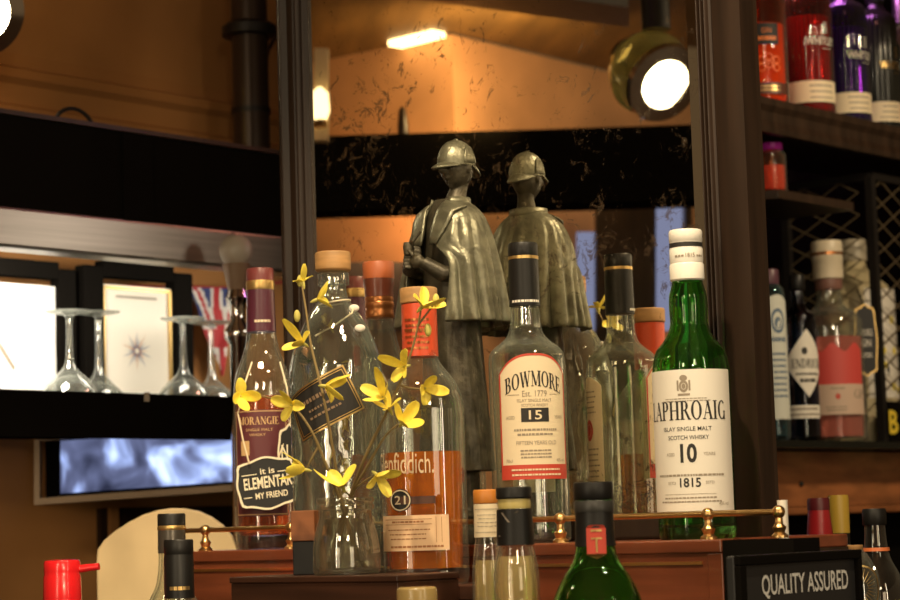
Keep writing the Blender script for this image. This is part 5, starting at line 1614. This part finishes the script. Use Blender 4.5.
# pink gin
q = at_s(836, 440, SU - .030)
b = Bottle('gin_bottle', 'clear bottle of red gin with white capsule and pale lower label, before the cage', 'bottle', 836, q, ZG)
b.shell([(29, 442), (32, 439), (32, 334), (31, 322), (26, 314), (17, 308), (13, 302), (12, 292), (11.5, 282)], m_clear, wall=.003, base=.006)
b.liquid(338, drink('rose_gin', (.85, .25, .2), .4), 'gin')
b.px = 829
b.turn('capsule', mat('ivory_capsule', (.62, .54, .40), .4), [(13.2, 280), (15, 279), (14.8, 262), (15.4, 261), (15.4, 244), (14.4, 241.5)], off=.0006)
b.turn('capsule_band', m_copper, [(15.5, 256), (15.5, 253)], off=.0008)
b.turn('lower_capsule', mat('dusk_capsule', (.20, .10, .08), .4), [(12.6, 290), (13.4, 288), (13.4, 280)], off=.0006)
b.px = 836
r = 32 * b.k
lb = patch('red_label', mat('coral_label', (.60, .07, .06), .5), b.root, r, -.036, .040, b.z(386), b.z(345), 0, top=lambda u: .006 * (1 + math.sin(7 * u)))
lb = patch('paper_label', mat('blush_label', (.60, .44, .34), .55), b.root, r, -.040, .042, b.z(416), b.z(386), 0)
ik = Ink(); ik.roman('GIN', .034, b.z(400), .024, .012); ik.lines(-.02, .01, b.z(413), b.z(407), 2, 3, .4).lines(-.012, .008, b.z(391), b.z(389), 1, 4, .7)
ik.wrap('lettering', m_grey, lb, r, 0, .0007)
Ink().disc(-.002, b.z(398), .0035, .0042).wrap('crest', m_redi, lb, r, 0, .0008)
# dark botanical bottle
q = at_s(804, 438, SU - .012)
b = Bottle('gin_bottle', 'dark squat gin bottle with a white diamond label, between the blue and the red gins', 'bottle', 804, q, ZG)
b.shell([(16, 441), (17.5, 437), (17.5, 325), (16, 316), (9, 309), (6.5, 302), (6.2, 290)], m_navy, wall=.003, base=.006)
b.turn('stopper', m_blackp, [(6.8, 290), (7.5, 289), (7.5, 276), (6.8, 275)], off=.0006)
r = 17.5 * b.k
ik = Ink()
zc_ = b.z(364); hz_ = b.z(330) - zc_
n = 10
for i in range(2 * n):
    u0 = -1 + i / n; u1 = u0 + 1 / n
    w0 = .034
    ik.poly([(u0 * w0, zc_ - hz_ * (1 - abs(u0))), (u1 * w0, zc_ - hz_ * (1 - abs(u1))), (u1 * w0, zc_ + hz_ * (1 - abs(u1))), (u0 * w0, zc_ + hz_ * (1 - abs(u0)))])
lb = ik.wrap('diamond_label', m_white, b.root, r, R(15), .0005)
ik = Ink(); ik.roman('ENDRICK', .0, b.z(369), .044, .0125).lines(-.018, .018, b.z(377), b.z(373), 1, 3, .5).lines(-.012, .012, b.z(384), b.z(379), 1, 8, .7).disc(-.004, b.z(352), .004, .005)
ik.wrap('lettering', m_ink, lb, r, R(15), .0008)
lb = patch('strip_label', m_white, b.root, r, -.026, .026, b.z(419), b.z(406), 0)
Ink().lines(-.024, .024, b.z(418), b.z(407), 2, 5, .45).wrap('small_print', m_grey, lb, r, 0, .0007)
# blue bottle
q = at_s(776, 436, SU - .004)
b = Bottle('gin_bottle', 'pale blue gin bottle with a tall oval label, half hidden by the mirror frame', 'bottle', 776, q, ZG)
b.shell([(14, 439), (15, 435), (15, 300), (13.5, 290), (9.5, 284), (8.5, 278)], thin('blue_glass', (.45, .8, .9), (.1, .35, .45)), wall=.003, base=.006)
b.turn('cap', mat('plum_cap', (.10, .04, .06), .4), [(9, 285), (9.5, 284), (9.5, 271), (8.6, 269.5)], off=.0006)
r = 15 * b.k
lb = patch('paper_label', mat('pale_blue_label', (.62, .64, .58), .5), b.root, r, -.019, .019, b.z(420), b.z(296), R(20), top=lambda u: .010 * u * u)
ik = Ink(); ik.disc(0, b.z(322), .010, .017, inner=.72).disc(0, b.z(324), .005, .008); ik.lines(-.012, .012, b.z(345), b.z(336), 1, 3, .5).lines(-.012, .012, b.z(400), b.z(352), 8, 5, .4)
ik.wrap('blue_print', mat('slate_blue_ink', (.10, .16, .25), .5), lb, r, R(20), .0007)
# small black tag hanging on the cage
q = at_s(866, 340, SCg + .012)
tg = thing('hanging_tag', 'black scalloped tag with gold edge hanging on the cage upright', 'tag', q, YAW + R(40))
kq = mpp(q)
m = MB(); m.prism([(x, .002, z) for x, z in scallop(20 * kq, 66 * kq)], (0, -.002, 0)); m.build('tag_board', m_slate, tg)
a = scallop(20 * kq, 66 * kq); c = scallop(20 * kq, 66 * kq, .0016); n = len(a); m = MB()
m.add([(x, -.0005, z) for x, z in a] + [(x, -.0005, z) for x, z in c], [(i, (i + 1) % n, n + (i + 1) % n, n + i) for i in range(n)]); m.build('gold_edge', m_gold, tg)
Ink().text('DOUBLE', 0, .006, .020, .010).text('GIN', 0, -.010, .014, .011).lines(-.008, .008, -.026, -.018, 2, 3, .4).flat('lettering', m_white, tg, (0, 0, 0), (1, 0, 0), (0, 0, 1), (0, -.0007, 0))
m = MB().tube([(0, .001, 33 * kq), (-.004, .004, 44 * kq), (-.010, -.0025, 50 * kq)], .001, 6); m.build('string', m_black, tg)

# ------------------------------------------------------------------ low bottles at the right
def lowb(name, label, px, py, d): return Bottle(name, label, 'bottle', px, at_d(px, py, d), ZC)
b = lowb('wine_bottle', 'dark bottle with an orange neck ring at the lower right edge', 878, 590, -.17)
b.shell([(26, 790), (28, 784), (28, 604), (27, 590), (22, 574), (15, 560), (12, 548), (10.6, 530), (10.2, 512)], thin('umber_glass', (.40, .28, .18), (.06, .04, .03), refl=3), wall=.003, base=.01)
b.turn('cap', m_blackp, [(10.8, 525), (11.6, 524), (11.6, 511), (10.6, 508.5)], off=.0006)
b.turn('neck_ring', mat('orange_ring', (.60, .16, .05), .4), [(12.6, 551), (12.2, 547.5)], off=.0012)
lb = patch('yellow_label', m_yellow, b.root, 28 * b.k, -.012, .018, b.z(640), b.z(600), 0)
b = lowb('spirit_bottle', 'clear flask with a round sunburst moulding behind the box sign', 856, 590, -.112)
b.shell([(22, 800), (24, 794), (24, 610), (24, 580), (19, 565), (13, 555), (9, 550), (8.5, 548)], m_clear, wall=.003, base=.01, p=2)
ik = Ink()
for i in range(24):
    a = 2 * PI * i / 24; c_, s__ = math.cos(a), math.sin(a)
    ik.poly([(.008 * c_ - .0004 * s__, b.z(588) + .008 * s__ + .0004 * c_), (.008 * c_ + .0004 * s__, b.z(588) + .008 * s__ - .0004 * c_), (.020 * c_, b.z(588) + .020 * s__)])
ik.disc(0, b.z(588), .0225, .0225, 32, inner=.93)
ik.wrap('sunburst', m_gold, b.root, 24 * b.k, R(0), .0006)
b.turn('stopper', m_cork, [(8, 550), (8.6, 549), (8.6, 545)], off=.0005)
b = lowb('spirit_bottle', 'bottle with a yellow cap and white neck ring behind the box sign', 841, 560, -.275)
b.shell([(24, 770), (26, 764), (26, 600), (22, 580), (13, 566), (9.5, 556), (9, 500)], m_brown, wall=.003, base=.01)
b.turn('white_ring', m_white, [(10, 549), (10, 545)], off=.0006)
b.turn('dark_ring', m_blackp, [(9.8, 545), (9.6, 533)], off=.0006)
b.turn('cap', mat('yellow_cap', (.55, .36, .05), .4), [(9.8, 533), (10, 498), (9.2, 495)], off=.0006)
b = lowb('spirit_bottle', 'bottle with a flared red capsule behind the box sign', 821, 560, -.20)
b.shell([(24, 775), (26, 769), (26, 605), (22, 585), (15, 570), (12.5, 556), (9, 504)], m_brown, wall=.003, base=.01)
b.turn('capsule', mat('red_capsule', (.42, .02, .025), .35, coat=.3), [(13.8, 556), (13, 540), (10, 510)], off=.0008)
b.turn('cap', mat('maroon_cap', (.12, .015, .02), .4), [(10.6, 510), (10.6, 500), (9.6, 498)], off=.0006)
q = at_s(784, 540, .47)
o = thing('paper_roll', 'thin white rolled paper standing upright behind the end of the brass rail', 'paper', Vector((at_d(784, 540, .108).x, at_d(784, 540, .108).y, ZS - .001)))
zz = lambda y: zof(784, y, o.location.y) - (ZS - .001)
MB().lathe([(.0042, 0), (.0045, zz(535)), (.0046, zz(500))], 16).build('roll', m_white, o, smooth=True)

# ------------------------------------------------------------------ the side of the bar that the mirror shows
def vq(pts): return [at_V(x, y, Y) for x, y, Y in pts]
def vslab(name, material, pts, off):
    # pts: picture points with the depth they seem to have behind the mirror; off: thickness away from the viewer there
    q = [at_Y(x, y, Y) for x, y, Y in pts]
    m = MB(); m.prism([mir(v) for v in q], mir(Vector((0, off, 0)) + Vector((0, 0, 0))) - mir(Vector((0, 0, 0))))
    return m.build(name, material)
zc_ = at_Y(460, 34, 4.0).z
def vz(x, Y, z):                                # picture column, seeming depth, true height
    q = at_Y(x, 300, Y); q = Vector((q.x, q.y, z)); return mir(q)
def vwall(name, material, cols, z0, z1, th):
    m = MB(); rs = []
    for x, Y in cols:
        rs.append([vz(x, Y, z0), vz(x, Y, z1), vz(x, Y + th, z1), vz(x, Y + th, z0)])
    m.rings(rs)
    return m.build(name, material)
m_opp = mat('terracotta_wall', (.56, .285, .13), .75, noise=.22, nscale=5)
o = vwall('wall_front', m_opp, ((200, 4.40), (460, 4.0), (740, 4.75)), .0, zc_, .06); struct(o)
# wooden soffit above
m = MB(); q = [vz(150, 4.6, zc_), vz(460, 3.98, zc_), vz(800, 4.95, zc_), vz(800, 2.9, zc_), vz(150, 2.9, zc_)]
m.prism(q, (0, 0, .03))
o = m.build('trim_5', mat('soffit_wood', (.20, .105, .030), .55, noise=.3, nscale=4, stretch=(1, 6, 1))); struct(o)
m = MB(); q = [vz(380, 3.3, zc_ - .004), vz(640, 3.6, zc_ - .004), vz(640, 3.75, zc_ - .004), vz(380, 3.45, zc_ - .004)]
m.prism(q, (0, 0, -.05)); o = m.build('trim_6', m_dark); struct(o)
# dark fascia in front of that wall
zf1 = at_Y(450, 132, 3.8).z; zf0 = at_Y(450, 207, 3.8).z
o = vwall('trim_7', m_black, ((240, 3.8), (760, 3.8)), zf0, zf1, .10); struct(o)
p0 = vz(408, 3.84, zf1)
pp = thing('bar_post', 'short dark post standing on the fascia seen in the mirror', 'post', p0)
MB().lathe([(.010, 0), (.010, .02), (.007, .048), (.003, .055)], 16).build('shaft', m_dark, pp, smooth=True)
# light strip at the corner of the wall
l0 = vz(402, 4.05, zc_ - .010); l1 = vz(447, 3.97, zc_ - .010)
ti = thing('strip_light', 'glowing strip light along the top of the terracotta wall in the mirror', 'light', l0.lerp(l1, .5))
m = MB(); ex = (l1 - l0); ey = Vector((-ex.y, ex.x, 0)).normalized()
c = ti.location
m.hexa([l0 - c - ey * .017, l1 - c - ey * .017, l1 - c + ey * .017, l0 - c + ey * .017] + [v + Vector((0, 0, .010)) for v in (l0 - c - ey * .017, l1 - c - ey * .017, l1 - c + ey * .017, l0 - c + ey * .017)])
m.build('diffuser', emis('strip_glow', (1, .70, .32), 7.0), ti)
# lit opening, post and window below the fascia
def vbox(name, material, x0, x1, y0, y1, Y, th=.03):
    return vslab(name, material, [(x0, y1, Y), (x1, y1, Y), (x1, y0, Y), (x0, y0, Y)], th)
m_win = bpy.data.materials.new('window_daylight'); m_win.use_nodes = True
nt = m_win.node_tree; nt.nodes.clear()
e = nt.nodes.new('ShaderNodeEmission'); e.inputs[0].default_value = (.42, .48, .85, 1); e.inputs[1].default_value = .55
ou = nt.nodes.new('ShaderNodeOutputMaterial'); nt.links.new(e.outputs[0], ou.inputs[0])
o = vbox('window_1', m_win, 655, 688, 203, 330, 4.2, .02); struct(o)
o = vbox('window_2', m_win, 626, 636, 206, 236, 4.2, .02); struct(o)
o = vbox('window_3', m_win, 577, 598, 232, 330, 4.2, .02); struct(o)
o = vbox('trim_8', m_dark, 596, 656, 200, 420, 4.12, .05); struct(o)
o = vbox('trim_9', m_dark, 685, 692, 200, 420, 4.12, .05); struct(o)
o = vbox('trim_10', m_dark, 300, 570, 262, 330, 4.05, .05); struct(o)
o = vbox('trim_11', m_pine, 314, 328, 48, 140, 3.6, .03); struct(o)
t = thing('wall_lamp', 'small glowing wall lamp at the left edge of the mirror image', 'lamp', vz(325, 3.58, at_Y(325, 120, 3.58).z))
MB().lathe([(.010, 0), (.016, .015), (.014, .045), (.004, .055)], 16).build('lamp_shade', emis('lamp_glow', (1, .75, .35), 3.5), t, smooth=True)
MB().lathe([(.012, -.012), (.010, 0)], 16).build('lamp_base', m_brass, t, smooth=True)

# ------------------------------------------------------------------ bulkhead lamps: the one the mirror shows and the one at the top left
def lamp(label, pos, axis, power, rad=.062):
    t = thing('bulkhead_lamp', label, 'lamp', pos, 0, 'bulkhead lamps')
    rot = axis.normalized().to_track_quat('Z', 'Y').to_matrix()
    def put(m, name, material, **k_):
        m.v = [rot @ v for v in m.v]; return m.build(name, material, t, smooth=True, **k_)
    s = rad / .062
    put(MB().lathe([(a * s, c * s) for a, c in ((.020, -.115), (.030, -.112), (.034, -.085), (.040, -.080))], 32), 'socket', m_iron)
    put(MB().lathe([(a * s, c * s) for a, c in ((.036, -.082), (.062, -.060), (.072, -.030), (.0665, .015), (.0645, .015), (.069, -.030), (.059, -.057), (.034, -.079))], 48), 'shade', thin('smoked_glass', (.50, .44, .26), (.10, .085, .04), refl=3.0, haze=(.02, .10), haze_col=(.5, .45, .25)))
    put(MB().lathe([(a * s, c * s) for a, c in ((.0665, .012), (.069, .016), (.066, .024), (.043, .026), (.039, .018), (.060, .012))], 48), 'rim', m_chrome)
    put(MB().lathe([(a * s, c * s) for a, c in ((.038, .0), (.039, .017), (.025, .023), (.0, .024))], 40), 'lens', emis('lamp_lens', (1, .84, .50), 34.0))
    return t
LP = at_Y(658, 79, 3.25)
LR = mir(LP)
vax = Vector((.40, -.74, -.54)); rax = vax - N * (2 * vax.dot(N))
lamp('round bulkhead lamp glowing in the mirror above the white capped green bottle', LR, rax, 0, .056)
# its hanger
m = MB(); m.tube([LR + Vector((0, 0, .075)), LR + Vector((0, 0, .16)), Vector((LR.x, LR.y, zc_))], .022, 16)
o = m.build('lamp_hanger', m_iron, smooth=True); tag(o, 'black hanger pole dropping from the soffit to the mirrored lamp', 'hanger')
L2 = at_s(-24, 10, SB - .12)
lamp('round bulkhead lamp cut by the top left corner of the view', L2, Vector((.50, -.78, -.35)), 0, .055)
m = MB(); m.tube([L2 + Vector((0, 0, .075)), Vector((L2.x, L2.y, 2.95))], .012, 12)
o = m.build('lamp_hanger', m_iron, smooth=True); tag(o, 'thin black hanger above the top left corner lamp', 'hanger')
